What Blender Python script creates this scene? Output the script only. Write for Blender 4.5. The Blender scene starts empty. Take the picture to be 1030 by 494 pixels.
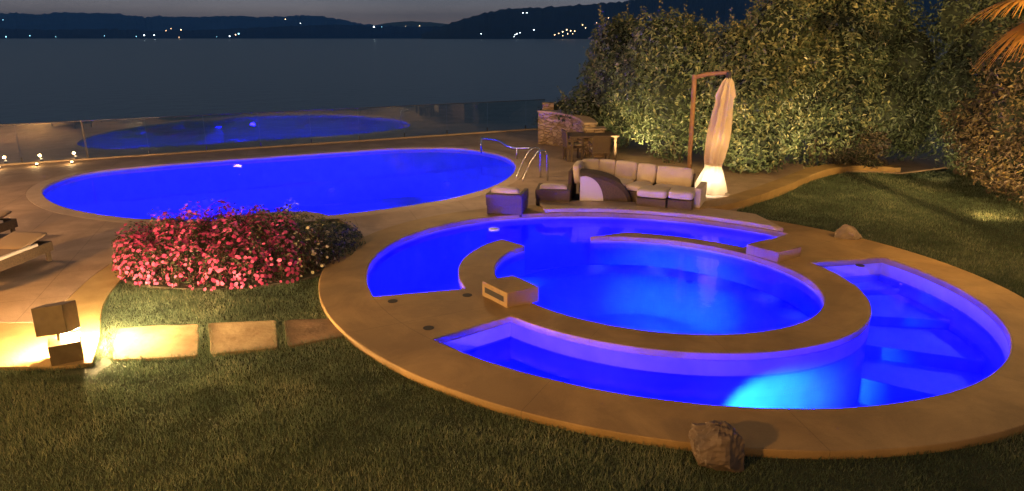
import bpy, math, random
import numpy as np
from mathutils import Vector, Matrix, Euler
from mathutils.geometry import tessellate_polygon, delaunay_2d_cdt
random.seed(7); rng = np.random.default_rng(11)
R = math.radians; PI = math.pi
S = bpy.context.scene; COL = S.collection

# ------------------------------------------------------------------ camera
FOC, CAMH = 687.0, 3.6
PITCH = math.atan((247 - 34) / FOC)
cam = bpy.data.cameras.new('camera'); cam.sensor_width = 36; cam.lens = 36 * FOC / 1030
cam.clip_end = 30000; cam.clip_start = 0.1
co = bpy.data.objects.new('camera', cam); COL.objects.link(co)
co.location = (0, 0, CAMH); co.rotation_euler = (PI / 2 - PITCH, 0, 0); S.camera = co

def P(x, y, z=0.0):
    """point of the plan at height z seen at photo position (x, y)"""
    u = (x - 515) / FOC; v = (247 - y) / FOC; c, s = math.cos(PITCH), math.sin(PITCH)
    dy, dz = c + v * s, -s + v * c; t = (z - CAMH) / dz
    return (u * t, dy * t)

# ------------------------------------------------------------------ materials
def mat(name, color=(.5, .5, .5), rough=.6, metal=0., noise=None, bump=0., bscale=20., emit=None, estr=0., spec=None, sub=0.):
    m = bpy.data.materials.new(name); m.use_nodes = True; nt = m.node_tree; N = nt.nodes; L = nt.links
    b = N['Principled BSDF']; b.inputs['Base Color'].default_value = (*color, 1); b.inputs['Roughness'].default_value = rough
    b.inputs['Metallic'].default_value = metal
    if spec is not None: b.inputs['Specular IOR Level'].default_value = spec
    if sub:
        b.inputs['Subsurface Weight'].default_value = sub
    tc = N.new('ShaderNodeTexCoord')
    if noise:
        sc, c2, det = noise
        n = N.new('ShaderNodeTexNoise'); n.inputs['Scale'].default_value = sc; n.inputs['Detail'].default_value = det
        L.new(tc.outputs['Object'], n.inputs['Vector'])
        r = N.new('ShaderNodeValToRGB'); r.color_ramp.elements[0].position = .32; r.color_ramp.elements[1].position = .68
        r.color_ramp.elements[0].color = (*color, 1); r.color_ramp.elements[1].color = (*c2, 1)
        L.new(n.outputs['Fac'], r.inputs['Fac']); L.new(r.outputs['Color'], b.inputs['Base Color'])
        m['ramp'] = r.name
    if bump:
        n2 = N.new('ShaderNodeTexNoise'); n2.inputs['Scale'].default_value = bscale; n2.inputs['Detail'].default_value = 5
        L.new(tc.outputs['Object'], n2.inputs['Vector'])
        bp = N.new('ShaderNodeBump'); bp.inputs['Strength'].default_value = bump; bp.inputs['Distance'].default_value = .02
        L.new(n2.outputs['Fac'], bp.inputs['Height']); L.new(bp.outputs['Normal'], b.inputs['Normal'])
    if emit:
        b.inputs['Emission Color'].default_value = (*emit, 1); b.inputs['Emission Strength'].default_value = estr
    return m

def leaf_mat(name, cols, rough=.45, trans=.25):
    m = bpy.data.materials.new(name); m.use_nodes = True; nt = m.node_tree; N = nt.nodes; L = nt.links
    b = N['Principled BSDF']; b.inputs['Roughness'].default_value = rough
    a = N.new('ShaderNodeAttribute'); a.attribute_name = 'tint'
    r = N.new('ShaderNodeValToRGB'); e = r.color_ramp.elements
    for i, (p, c) in enumerate(cols):
        if i < 2: el = e[i]; el.position = p
        else: el = e.new(p)
        el.color = (*c, 1)
    L.new(a.outputs['Fac'], r.inputs['Fac']); L.new(r.outputs['Color'], b.inputs['Base Color'])
    t = N.new('ShaderNodeBsdfTranslucent'); L.new(r.outputs['Color'], t.inputs['Color'])
    mx = N.new('ShaderNodeMixShader'); mx.inputs[0].default_value = trans
    L.new(b.outputs[0], mx.inputs[1]); L.new(t.outputs[0], mx.inputs[2]); L.new(mx.outputs[0], N['Material Output'].inputs['Surface'])
    return m

def deck_mat(name, c1, c2, joints=None, center=(0, 0), bump=.25):
    m = mat(name, c1, .72, noise=(1.3, c2, 8), bump=bump, bscale=35)
    nt = m.node_tree; N = nt.nodes; L = nt.links; b = N['Principled BSDF']
    geo = N.new('ShaderNodeNewGeometry'); sep = N.new('ShaderNodeSeparateXYZ'); L.new(geo.outputs['Position'], sep.inputs[0])
    def M(op, a, b_=None, c=None):
        n = N.new('ShaderNodeMath'); n.operation = op
        for i, v in enumerate((a, b_, c)):
            if v is None: continue
            if isinstance(v, (int, float)): n.inputs[i].default_value = v
            else: L.new(v, n.inputs[i])
        return n.outputs[0]
    fine = N.new('ShaderNodeTexNoise'); fine.inputs['Scale'].default_value = 60; fine.inputs['Detail'].default_value = 3
    L.new(geo.outputs['Position'], fine.inputs['Vector'])
    if joints == 'radial':
        x = M('SUBTRACT', sep.outputs[0], center[0]); y = M('SUBTRACT', sep.outputs[1], center[1])
        an = M('ARCTAN2', y, x); rr = M('SQRT', M('ADD', M('MULTIPLY', x, x), M('MULTIPLY', y, y)))
        fr = M('PINGPONG', M('MULTIPLY', M('ADD', an, 3.3), 10 / (2 * PI)), .5)
        dist = M('MULTIPLY', M('MULTIPLY', fr, 2 * PI / 10), rr)
        ca, sa = math.cos(R(153)), math.sin(R(153))
        xl = M('DIVIDE', M('ADD', M('MULTIPLY', x, ca), M('MULTIPLY', y, sa)), 4.66); yl = M('DIVIDE', M('SUBTRACT', M('MULTIPLY', y, ca), M('MULTIPLY', x, sa)), 3.77)
        el = M('SQRT', M('ADD', M('MULTIPLY', xl, xl), M('MULTIPLY', yl, yl))); ring = M('LESS_THAN', M('ABSOLUTE', M('SUBTRACT', el, 1.0)), .0011)
        line = M('MULTIPLY', M('MAXIMUM', M('LESS_THAN', dist, .004), ring), .8)
    else:
        a = .32
        x = M('ADD', M('MULTIPLY', sep.outputs[0], math.cos(a)), M('MULTIPLY', sep.outputs[1], math.sin(a)))
        y = M('SUBTRACT', M('MULTIPLY', sep.outputs[1], math.cos(a)), M('MULTIPLY', sep.outputs[0], math.sin(a)))
        lx = M('LESS_THAN', M('PINGPONG', x, .6), .005); ly = M('LESS_THAN', M('PINGPONG', y, .6), .005)
        line = M('MAXIMUM', lx, ly)
    st = N.new('ShaderNodeTexNoise'); st.inputs['Scale'].default_value = .9; st.inputs['Detail'].default_value = 9; st.inputs['Roughness'].default_value = .68; st.inputs['Distortion'].default_value = .6
    L.new(geo.outputs['Position'], st.inputs['Vector'])
    stm = N.new('ShaderNodeMapRange'); stm.inputs[1].default_value = .42; stm.inputs[2].default_value = .62; stm.inputs[3].default_value = .74; stm.inputs[4].default_value = 1.06; L.new(st.outputs['Fac'], stm.inputs[0])
    mul = M('MULTIPLY', M('SUBTRACT', M('ADD', .86, M('MULTIPLY', fine.outputs['Fac'], .28)), M('MULTIPLY', line, .4)), stm.outputs[0])
    vm = N.new('ShaderNodeVectorMath'); vm.operation = 'SCALE'
    L.new(N[m['ramp']].outputs['Color'], vm.inputs[0]); L.new(mul, vm.inputs['Scale']); L.new(vm.outputs[0], b.inputs['Base Color'])
    return m

def water_mat(name, tint, ior=1.33, rough=.02, wave=.15, scale=3., dist=.03, stretch=None):
    m = bpy.data.materials.new(name); m.use_nodes = True; nt = m.node_tree; N = nt.nodes; L = nt.links
    N.remove(N['Principled BSDF'])
    tr = N.new('ShaderNodeBsdfTransparent'); tr.inputs[0].default_value = (*tint, 1)
    gl = N.new('ShaderNodeBsdfAnisotropic') if False else N.new('ShaderNodeBsdfGlossy'); gl.inputs['Roughness'].default_value = rough
    fr = N.new('ShaderNodeFresnel'); fr.inputs['IOR'].default_value = ior
    mx = N.new('ShaderNodeMixShader'); L.new(fr.outputs[0], mx.inputs[0]); L.new(tr.outputs[0], mx.inputs[1]); L.new(gl.outputs[0], mx.inputs[2])
    g = N.new('ShaderNodeNewGeometry'); n = N.new('ShaderNodeTexNoise'); n.inputs['Scale'].default_value = scale; n.inputs['Detail'].default_value = 4
    L.new(g.outputs['Position'], n.inputs['Vector'])
    bp = N.new('ShaderNodeBump'); bp.inputs['Strength'].default_value = wave; bp.inputs['Distance'].default_value = dist
    L.new(n.outputs['Fac'], bp.inputs['Height']); L.new(bp.outputs[0], gl.inputs['Normal']); L.new(bp.outputs[0], fr.inputs['Normal'])
    L.new(mx.outputs[0], N['Material Output'].inputs['Surface'])
    return m

M_deck = deck_mat('spa_stone', (.40, .26, .095), (.32, .20, .07), 'radial', (2.14, 10.03), .08)
M_patio = deck_mat('patio_stone', (.44, .31, .20), (.36, .25, .155), 'grid')
M_path = mat('path_stone', (.44, .31, .12), .8, noise=(3, (.34, .23, .08), 6), bump=.3, bscale=30)
M_paver = mat('paver_stone', (.46, .34, .17), .8, noise=(2.6, (.26, .17, .07), 9), bump=.4, bscale=14)
M_paver_dark = mat('soiled_paver_stone', (.30, .19, .09), .85, noise=(3.5, (.14, .085, .04), 9), bump=.5, bscale=16)
M_cope = mat('coping_stone', (.46, .34, .22), .6, noise=(4, (.40, .29, .18), 5))
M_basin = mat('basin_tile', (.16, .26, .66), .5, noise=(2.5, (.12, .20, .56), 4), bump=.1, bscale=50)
M_rim = mat('rim_glow_lilac', (.42, .36, .50), .6, noise=(3, (.34, .29, .42), 4))  # lilac cast of the pool glow is put into this colour
M_ringband = mat('ring_glow_blue', (.20, .17, .52), .5, noise=(3, (.15, .13, .44), 4))  # bluer version of the rim, blue pool light put into the colour
M_soil = mat('soil', (.035, .03, .02), .9, noise=(9, (.06, .045, .025), 6), bump=.6, bscale=20)
M_lawnbase = mat('lawn_soil', (.03, .045, .018), .95, noise=(6, (.05, .06, .022), 6), bump=.8, bscale=60)
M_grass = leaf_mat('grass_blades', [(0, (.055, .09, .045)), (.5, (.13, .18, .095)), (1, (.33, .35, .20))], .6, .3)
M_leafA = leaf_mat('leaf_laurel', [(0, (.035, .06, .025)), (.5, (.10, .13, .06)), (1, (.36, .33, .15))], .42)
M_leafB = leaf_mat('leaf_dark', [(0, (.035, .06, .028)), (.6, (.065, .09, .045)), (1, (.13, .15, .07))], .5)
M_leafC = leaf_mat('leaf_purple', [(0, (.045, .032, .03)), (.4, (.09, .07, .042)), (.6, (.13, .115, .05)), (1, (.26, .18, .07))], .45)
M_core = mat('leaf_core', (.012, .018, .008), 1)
M_twig = mat('bark', (.09, .06, .04), .9, noise=(14, (.05, .035, .022), 6), bump=.6, bscale=30)
M_flleaf = leaf_mat('bed_leaves', [(0, (.03, .04, .015)), (.5, (.05, .055, .02)), (1, (.11, .035, .03))], .5)
M_pink = leaf_mat('pink_petals', [(0, (.48, .04, .14)), (.5, (.62, .07, .21)), (1, (.76, .15, .32))], .6, .2)
M_yel = leaf_mat('cream_petals', [(0, (.55, .48, .22)), (1, (.75, .7, .45))], .6, .2)
M_wht = leaf_mat('white_petals', [(0, (.55, .58, .4)), (1, (.8, .8, .7))], .6, .2)
M_frond = leaf_mat('palm_frond', [(0, (.14, .11, .03)), (.4, (.42, .24, .05)), (1, (.62, .30, .05))], .5, .35)
M_bronze = mat('bronze_metal', (.20, .15, .07), .5, .35, noise=(8, (.15, .11, .05), 5), bump=.1)
M_lampface = mat('lamp_glass', (1, .9, .7), .4, emit=(1, .8, .5), estr=25)
M_steel = mat('steel', (.62, .62, .64), .22, 1.)
M_wicker = mat('wicker', (.15, .10, .055), .7, noise=(60, (.08, .052, .03), 3), bump=.8, bscale=90)
M_cush = mat('cream_fabric', (.66, .55, .38), .9, noise=(5, (.58, .47, .32), 5), bump=.15, bscale=120)
M_white = mat('white_fabric', (.66, .60, .54), .9, bump=.1, bscale=100)
M_matt = mat('tan_fabric', (.30, .21, .13), .9, bump=.1, bscale=100)
M_wood = mat('teak_wood', (.33, .17, .07), .55, noise=(7, (.24, .12, .05), 6), bump=.15)
M_canopy = mat('canopy_fabric', (.80, .66, .45), .9, noise=(4, (.70, .56, .36), 5), bump=.25, bscale=25)
M_darkbox = mat('dark_slot', (.03, .025, .02), .8)
M_rock = mat('rock', (.17, .12, .075), .85, noise=(5, (.08, .06, .045), 9), bump=1.0, bscale=9)
M_rock2 = mat('pale_rock', (.34, .26, .17), .85, noise=(4, (.2, .15, .10), 8), bump=.9, bscale=8)
M_bulb = mat('small_lamp', (1, 1, 1), .3, emit=(1, .72, .38), estr=7)
M_whitedisc = mat('white_plastic', (.85, .85, .85), .4)

def glass_mat():
    m = bpy.data.materials.new('fence_glass'); m.use_nodes = True; nt = m.node_tree; N = nt.nodes; L = nt.links
    N.remove(N['Principled BSDF'])
    tr = N.new('ShaderNodeBsdfTransparent'); tr.inputs[0].default_value = (.88, .93, .92, 1)
    gl = N.new('ShaderNodeBsdfGlossy'); gl.inputs['Roughness'].default_value = .0
    fr = N.new('ShaderNodeFresnel'); fr.inputs['IOR'].default_value = 3.1
    ge = N.new('ShaderNodeNewGeometry'); ma = N.new('ShaderNodeMath'); ma.operation = 'SUBTRACT'; ma.use_clamp = True
    L.new(fr.outputs[0], ma.inputs[0]); L.new(ge.outputs['Backfacing'], ma.inputs[1])   # only the outer skin mirrors
    mx = N.new('ShaderNodeMixShader'); L.new(ma.outputs[0], mx.inputs[0]); L.new(tr.outputs[0], mx.inputs[1]); L.new(gl.outputs[0], mx.inputs[2])
    L.new(mx.outputs[0], N['Material Output'].inputs['Surface']); return m
M_glass = glass_mat()

def stone_wall_mat():
    m = mat('rubble_stone', (.40, .28, .15), .85); nt = m.node_tree; N = nt.nodes; L = nt.links; b = N['Principled BSDF']
    tc = N.new('ShaderNodeTexCoord'); v = N.new('ShaderNodeTexVoronoi'); v.inputs['Scale'].default_value = 5
    mp = N.new('ShaderNodeMapping'); mp.inputs['Scale'].default_value = (1, 1, 2); L.new(tc.outputs['Object'], mp.inputs[0]); L.new(mp.outputs[0], v.inputs['Vector'])
    r = N.new('ShaderNodeValToRGB'); r.color_ramp.elements[0].color = (.26, .17, .08, 1); r.color_ramp.elements[1].color = (.52, .38, .22, 1)
    sx = N.new('ShaderNodeSeparateColor'); L.new(v.outputs['Color'], sx.inputs[0]); L.new(sx.outputs[0], r.inputs[0]); L.new(r.outputs[0], b.inputs['Base Color'])
    v2 = N.new('ShaderNodeTexVoronoi'); v2.feature = 'DISTANCE_TO_EDGE'; v2.inputs['Scale'].default_value = 5; L.new(mp.outputs[0], v2.inputs['Vector'])
    cl = N.new('ShaderNodeMath'); cl.operation = 'MINIMUM'; cl.inputs[1].default_value = .12; L.new(v2.outputs[0], cl.inputs[0])
    bp = N.new('ShaderNodeBump'); bp.inputs['Strength'].default_value = 1; bp.inputs['Distance'].default_value = .3; L.new(cl.outputs[0], bp.inputs['Height']); L.new(bp.outputs[0], b.inputs['Normal'])
    return m
M_stone = stone_wall_mat()

def make_translucent(m, f):
    nt = m.node_tree; b = nt.nodes['Principled BSDF']; t = nt.nodes.new('ShaderNodeBsdfTranslucent'); t.inputs[0].default_value = b.inputs['Base Color'].default_value
    x = nt.nodes.new('ShaderNodeMixShader'); x.inputs[0].default_value = f; nt.links.new(b.outputs[0], x.inputs[1]); nt.links.new(t.outputs[0], x.inputs[2]); nt.links.new(x.outputs[0], nt.nodes['Material Output'].inputs['Surface'])
make_translucent(M_canopy, .4)
# ------------------------------------------------------------------ object helpers
def tag(o, label=None, cat=None, group=None, kind=None):
    if label: o['label'] = label
    if cat: o['category'] = cat
    if group: o['group'] = group
    if kind: o['kind'] = kind
    return o
def empty(name, loc=(0, 0, 0), rz=0, label=None, cat=None, group=None):
    o = bpy.data.objects.new(name, None); o.empty_display_size = .2; COL.objects.link(o)
    o.location = loc; o.rotation_euler = (0, 0, rz); return tag(o, label, cat, group)
def link(name, me, m, parent=None, smooth=False):
    if m is not None: me.materials.append(m)
    o = bpy.data.objects.new(name, me); COL.objects.link(o)
    if parent: o.parent = parent
    if smooth: me.shade_smooth()
    return o
class MB:
    def __init__(s): s.v = []; s.f = []
    def add(s, v, f):
        n = len(s.v); s.v += [tuple(p) for p in v]; s.f += [tuple(i + n for i in q) for q in f]; return s
    def box(s, c, d, rot=None, taper=1.):
        x, y, z = d[0] / 2, d[1] / 2, d[2] / 2
        p = [Vector((sx * x * (taper if sz > 0 else 1), sy * y * (taper if sz > 0 else 1), sz * z)) for sz in (-1, 1) for sy in (-1, 1) for sx in (-1, 1)]
        if rot is not None: p = [rot @ q for q in p]
        return s.add([q + Vector(c) for q in p], [(0, 2, 3, 1), (4, 5, 7, 6), (0, 1, 5, 4), (2, 6, 7, 3), (0, 4, 6, 2), (1, 3, 7, 5)])
    def tube(s, pts, r, n=10):
        pts = [Vector(p) for p in pts]; rs = r if isinstance(r, (list, tuple)) else [r] * len(pts); v = []; f = []
        up = Vector((0, 0, 1))
        for i, p in enumerate(pts):
            d = (pts[min(i + 1, len(pts) - 1)] - pts[max(i - 1, 0)]).normalized()
            a = d.cross(up if abs(d.z) < .9 else Vector((1, 0, 0))).normalized(); b = d.cross(a)
            v += [p + (a * math.cos(2 * PI * k / n) + b * math.sin(2 * PI * k / n)) * rs[i] for k in range(n)]
        for i in range(len(pts) - 1):
            for k in range(n):
                a0, a1 = i * n + k, i * n + (k + 1) % n; f.append((a0, a1, a1 + n, a0 + n))
        f.append(tuple(range(n))[::-1]); f.append(tuple(range((len(pts) - 1) * n, len(pts) * n)))
        return s.add(v, f)
    def build(s, name, m, parent=None, smooth=False, bevel=0.):
        me = bpy.data.meshes.new(name); me.from_pydata(s.v, [], s.f); me.update()
        o = link(name, me, m, parent, smooth)
        if bevel:
            b = o.modifiers.new('bevel', 'BEVEL'); b.width = bevel; b.segments = 3; b.limit_method = 'ANGLE'
            me.shade_smooth(); me.set_sharp_from_angle(angle=R(50)) if hasattr(me, 'set_sharp_from_angle') else None
        return o
def soft(name, c, d, m, parent, rot=None, r=.05, puff=.0):
    """a padded cushion: box with rounded, slightly swollen faces"""
    nx = 9; v = []; idx = {}; f = []
    def pt(i, j, k):
        key = (i, j, k)
        if key not in idx:
            u = np.array([i, j, k]) / (nx - 1) * 2 - 1
            p = u * np.array(d) / 2; inner = np.maximum(np.array(d) / 2 - r, .001); q = np.clip(p, -inner, inner); e = p - q; l = np.linalg.norm(e)
            if l > 0: e = e / l * min(l, r)
            p = q + e
            for ax in range(3):
                o1, o2 = [a for a in range(3) if a != ax]
                if abs(u[ax]) > .99: p[ax] += np.sign(u[ax]) * puff * (1 - u[o1] ** 2) * (1 - u[o2] ** 2)
            P_ = Vector(p)
            if rot is not None: P_ = rot @ P_
            idx[key] = len(v); v.append(P_ + Vector(c))
        return idx[key]
    n = nx - 1
    for a in range(n):
        for b in range(n):
            f += [(pt(a, b, 0), pt(a, b + 1, 0), pt(a + 1, b + 1, 0), pt(a + 1, b, 0)), (pt(a, b, n), pt(a + 1, b, n), pt(a + 1, b + 1, n), pt(a, b + 1, n)),
                  (pt(a, 0, b), pt(a + 1, 0, b), pt(a + 1, 0, b + 1), pt(a, 0, b + 1)), (pt(a, n, b), pt(a, n, b + 1), pt(a + 1, n, b + 1), pt(a + 1, n, b)),
                  (pt(0, a, b), pt(0, a, b + 1), pt(0, a + 1, b + 1), pt(0, a + 1, b)), (pt(n, a, b), pt(n, a + 1, b), pt(n, a + 1, b + 1), pt(n, a, b + 1))]
    return MB().add(v, f).build(name, m, parent, smooth=True)
def plate(name, outer, holes, ztop, thick, m, parent=None, bev=.0):
    """flat slab of a given outline with holes"""
    cu = bpy.data.curves.new('outline', 'CURVE'); cu.dimensions = '2D'; cu.fill_mode = 'BOTH'
    for poly in [outer] + list(holes):
        sp = cu.splines.new('POLY'); sp.points.add(len(poly) - 1); sp.use_cyclic_u = True
        for i, p in enumerate(poly): sp.points[i].co = (p[0], p[1], 0, 1)
    cu.extrude = thick / 2 - bev; cu.bevel_depth = bev; cu.bevel_resolution = 2; cu.offset = -bev
    ob = bpy.data.objects.new('outline', cu); COL.objects.link(ob)
    dg = bpy.context.evaluated_depsgraph_get(); dg.update()
    me = bpy.data.meshes.new_from_object(ob.evaluated_get(dg)); bpy.data.objects.remove(ob); bpy.data.curves.remove(cu)
    me.materials.clear(); me.transform(Matrix.Translation((0, 0, ztop - thick / 2))); me.name = name
    return link(name, me, m, parent)
def sheet(name, poly, z, m, parent=None):
    tris = tessellate_polygon([[Vector((p[0], p[1], 0)) for p in poly]])
    f = []
    for t in tris:
        a, b, c = [Vector(poly[i][:2]) for i in t]
        f.append(t if (b - a).cross(c - a) > 0 else t[::-1])
    me = bpy.data.meshes.new(name); me.from_pydata([(p[0], p[1], z) for p in poly], [], f); me.update()
    return link(name, me, m, parent)
def wall_strip(mb, poly, z0, z1, closed=True):
    n = len(poly); v = [(p[0], p[1], z0) for p in poly] + [(p[0], p[1], z1) for p in poly]
    mb.add(v, [(i, (i + 1) % n, (i + 1) % n + n, i + n) for i in range(n if closed else n - 1)])
def inside(px, py, poly):
    px = np.asarray(px); py = np.asarray(py); r = np.zeros(px.shape, bool); n = len(poly); j = n - 1
    for i in range(n):
        xi, yi = poly[i]; xj, yj = poly[j]
        if yi != yj:
            c = ((yi > py) != (yj > py)) & (px < (xj - xi) * (py - yi) / (yj - yi) + xi); r ^= c
        j = i
    return r
def smooth_line(pts, n=8):
    """Catmull-Rom through the points"""
    out = []; p = [np.array(q, float) for q in pts]; p = [2 * p[0] - p[1]] + p + [2 * p[-1] - p[-2]]
    for i in range(1, len(p) - 2):
        for k in range(n):
            t = k / n; a, b, c, d = p[i - 1:i + 3]
            out.append(tuple(.5 * ((2 * b) + (-a + c) * t + (2 * a - 5 * b + 4 * c - d) * t * t + (-a + 3 * b - 3 * c + d) * t ** 3)))
    out.append(tuple(p[-2])); return out

# ------------------------------------------------------------------ spa geometry (concentric ellipses)
SC = (2.14, 10.03); SA = R(153)
E_DECK, E_WAT, E_RO, E_RI = (5.34, 4.50), (4.64, 3.75), (3.10, 2.60), (2.50, 2.07)
def E(e, th, k=1.):
    c, s = math.cos(SA), math.sin(SA); x, y = e[0] * k * math.cos(th), e[1] * k * math.sin(th)
    return (SC[0] + x * c - y * s, SC[1] + x * s + y * c)
def TH(px, py, e, z=0):
    x, y = P(px, py, z); x -= SC[0]; y -= SC[1]; c, s = math.cos(SA), math.sin(SA)
    return math.atan2((-x * s + y * c) / e[1], (x * c + y * s) / e[0]) % (2 * PI)
def arc(e, t0, t1, n=64, ccw=True, k=1.):
    if ccw:
        while t1 < t0: t1 += 2 * PI
    else:
        while t1 > t0: t1 -= 2 * PI
    m = max(2, int(abs(t1 - t0) / (2 * PI) * n * 2))
    return [E(e, t0 + (t1 - t0) * i / m, k) for i in range(m + 1)]
E_MID = (2.83, 2.36)
# the angles grow anticlockwise seen from above: left -> near -> right -> far
tA0 = TH(377, 298, E_WAT); tA1 = TH(790, 236, E_WAT)
tSl = TH(468, 290, E_RO); tTip = TH(527, 247, E_RI); tTipO = TH(512, 242, E_RO)
tW0 = TH(591, 236, E_RI); tW0o = TH(629, 229, E_MID); tW1 = TH(776, 240, E_MID)
holeA = (arc(E_WAT, tA1, tA0) +                       # outer bank, far right to left end
         arc(E_RO, tSl, tTipO, ccw=False) +            # ring outside back to the tip
         arc(E_RI, tTip, tW0) +                        # round the spa inside to the far wall's end
         arc(E_MID, tW0o, tW1, ccw=False))
tB0 = TH(436, 341, E_WAT); tB1 = TH(887, 259, E_WAT); tB2 = TH(816, 264, E_RO); tB3 = TH(519, 316, E_RO)
holeB = arc(E_WAT, tB0, tB1) + arc(E_RO, tB2, tB3, ccw=False)
deck_out = arc(E_DECK, 0, 2 * PI, 90)[:-1]
WA, WB = -.12, -.30

spa = empty('spa_pool', (SC[0], SC[1], 0), 0, 'round sunken spa pool with ring wall and tan stone deck, glowing blue', 'spa pool')
def toparent(o, par):
    o.parent = par; o.matrix_parent_inverse = par.matrix_basis.inverted(); return o
def sp(o): return toparent(o, spa)
sp(plate('stone_deck', deck_out, [holeA, holeB], 0, .10, M_deck, None, .012))
mb = MB(); wall_strip(mb, deck_out, -.35, -.095); sp(mb.build('deck_skirt', M_cope))
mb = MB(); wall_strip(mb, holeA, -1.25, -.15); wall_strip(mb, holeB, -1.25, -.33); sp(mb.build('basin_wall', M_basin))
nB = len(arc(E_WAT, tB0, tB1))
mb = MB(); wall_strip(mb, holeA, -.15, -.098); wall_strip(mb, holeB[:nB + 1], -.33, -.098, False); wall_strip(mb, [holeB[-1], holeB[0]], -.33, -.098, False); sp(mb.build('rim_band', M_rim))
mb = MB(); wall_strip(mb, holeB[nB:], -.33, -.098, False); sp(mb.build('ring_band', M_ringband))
sp(sheet('basin_floor', holeA, -1.25, M_basin)); sp(sheet('basin_floor', holeB, -1.25, M_basin))
# white lip right under the deck edge
# submerged bench round the spa
def ring_poly(e, k0, k1, t0, t1): return arc(e, t0, t1, k=k0) + arc(e, t1, t0, ccw=False, k=k1)
def loft(name, rows, n=120):
    v = []; f = []
    for k, z in rows: v += [(*E(E_RI, 2 * PI * i / n, k), z) for i in range(n)]
    for a in range(len(rows) - 1):
        for i in range(n): f.append((a * n + i, a * n + (i + 1) % n, (a + 1) * n + (i + 1) % n, (a + 1) * n + i))
    f.append(tuple(range((len(rows) - 1) * n, len(rows) * n)))
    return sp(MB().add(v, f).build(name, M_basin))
loft('bench', [(.998, -1.25), (.997, -.56), (.99, -.55), (.80, -.55)] + [(.80 - .34 * t / 10, -.55 - .55 * (.5 - .5 * math.cos(PI * t / 10))) for t in range(1, 11)])
inner = arc(E_RI, 0, 2 * PI, k=.45)[:-1]
# steps at the opening between the spa and the outer pool
for k, (f0, f1, z) in enumerate([(1.0, .9, -.42), (.9, .8, -.62), (.8, .7, -.85)]):
    st = ring_poly(E_RI, f0 * 1.1, f1 * 1.1, tW0 + .03, tTip - .02 + (2 * PI if tTip < tW0 else 0)) if False else ring_poly(E_RI, f0, f1, tW0 + .02 - 2 * PI * (tW0 > PI * 1.99), tTip - .02)
# steps in the lower pool, left end and right end
tBl = TH(455, 352, E_WAT)
def sector(e0, e1, t0, t1, z, name='step'):
    poly = arc(e0, t0, t1, k=.998) + arc(e1, t1, t0, ccw=False, k=1.002)
    m_ = MB(); wall_strip(m_, poly, -1.25, z)
    tris = tessellate_polygon([[Vector((p[0], p[1], 0)) for p in poly]]); n = len(m_.v)
    m_.v += [(p[0], p[1], z) for p in poly]; m_.f += [tuple(i + n for i in t) for t in tris]
    return sp(m_.build(name, M_basin))
print('angles', [round(math.degrees(t)) for t in (tA0, tA1, tSl, tTip, tTipO, tW0, tW0o, tW1, tB0, tB1, tB2, tB3)])
sector(E_WAT, E_RO, tB0, tB0 + .30, -.62); sector(E_WAT, E_RO, tB0 + .30, tB0 + .52, -.95)
for k, z in enumerate((-.52, -.68, -.88)):
    sector(E_WAT, E_RO, tB1 - .10 - .27 * (k + 1) + (2 * PI if tB1 < tB0 else 0), tB1 - .10 - .27 * k + (2 * PI if tB1 < tB0 else 0), z)
sector(E_WAT, E_RO, tB1 - .10 + (2 * PI if tB1 < tB0 else 0), tB1 + (2 * PI if tB1 < tB0 else 0), -.42)
# water
M_wspa = water_mat('spa_water', (.50, .62, .98), wave=.25, scale=2.2, dist=.02)
tag(sheet('water', holeA, WA, M_wspa), kind='structure'); tag(sheet('water', holeB, WB, M_wspa), kind='structure')
# far raised coping
tC0 = TH(549, 210, E_DECK); tC1 = TH(770, 222, E_DECK)
rc = arc(E_DECK, tC1, tC0, ccw=True, k=.995) + arc(E_WAT, TH(549, 215, E_WAT), TH(786, 234, E_WAT), ccw=False, k=1.004)
rc = arc(E_WAT, TH(786, 234, E_WAT), TH(550, 215, E_WAT), k=1.003) + arc(E_DECK, TH(546, 209, E_DECK), TH(760, 219, E_DECK), ccw=False, k=.995)
sp(plate('raised_coping', rc, [], .085, .083, M_cope, None, .008))
# spout boxes
def spout(a, b, c, h, name, lab=None):
    A, B, C_ = Vector(P(*a)), Vector(P(*b)), Vector(P(*c)); D = A + C_ - B
    m_ = MB(); m_.add([(*q, .0) for q in (A, B, C_, D)] + [(*q, h) for q in (A, B, C_, D)], [(0, 1, 5, 4), (1, 2, 6, 5), (2, 3, 7, 6), (3, 0, 4, 7), (4, 5, 6, 7)])
    o = sp(m_.build(name, M_deck, None, bevel=.008))
    n = (B - A).normalized(); nn = Vector((n.y, -n.x)) ; 
    if nn.dot(C_ - B) > 0: nn = -nn
    w = (B - A).length; mid = (A + B) / 2 + nn * .004
    p = [mid - n * w * .38, mid + n * w * .38]
    s_ = MB(); s_.add([(*p[0], h * .30), (*p[1], h * .30), (*p[1], h * .68), (*p[0], h * .68)], [(0, 1, 2, 3)])
    f = s_.build('spout_slot', M_darkbox); toparent(f, o); return o
spout((485, 297), (510, 310), (542, 303), .22, 'water_spout')
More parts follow.
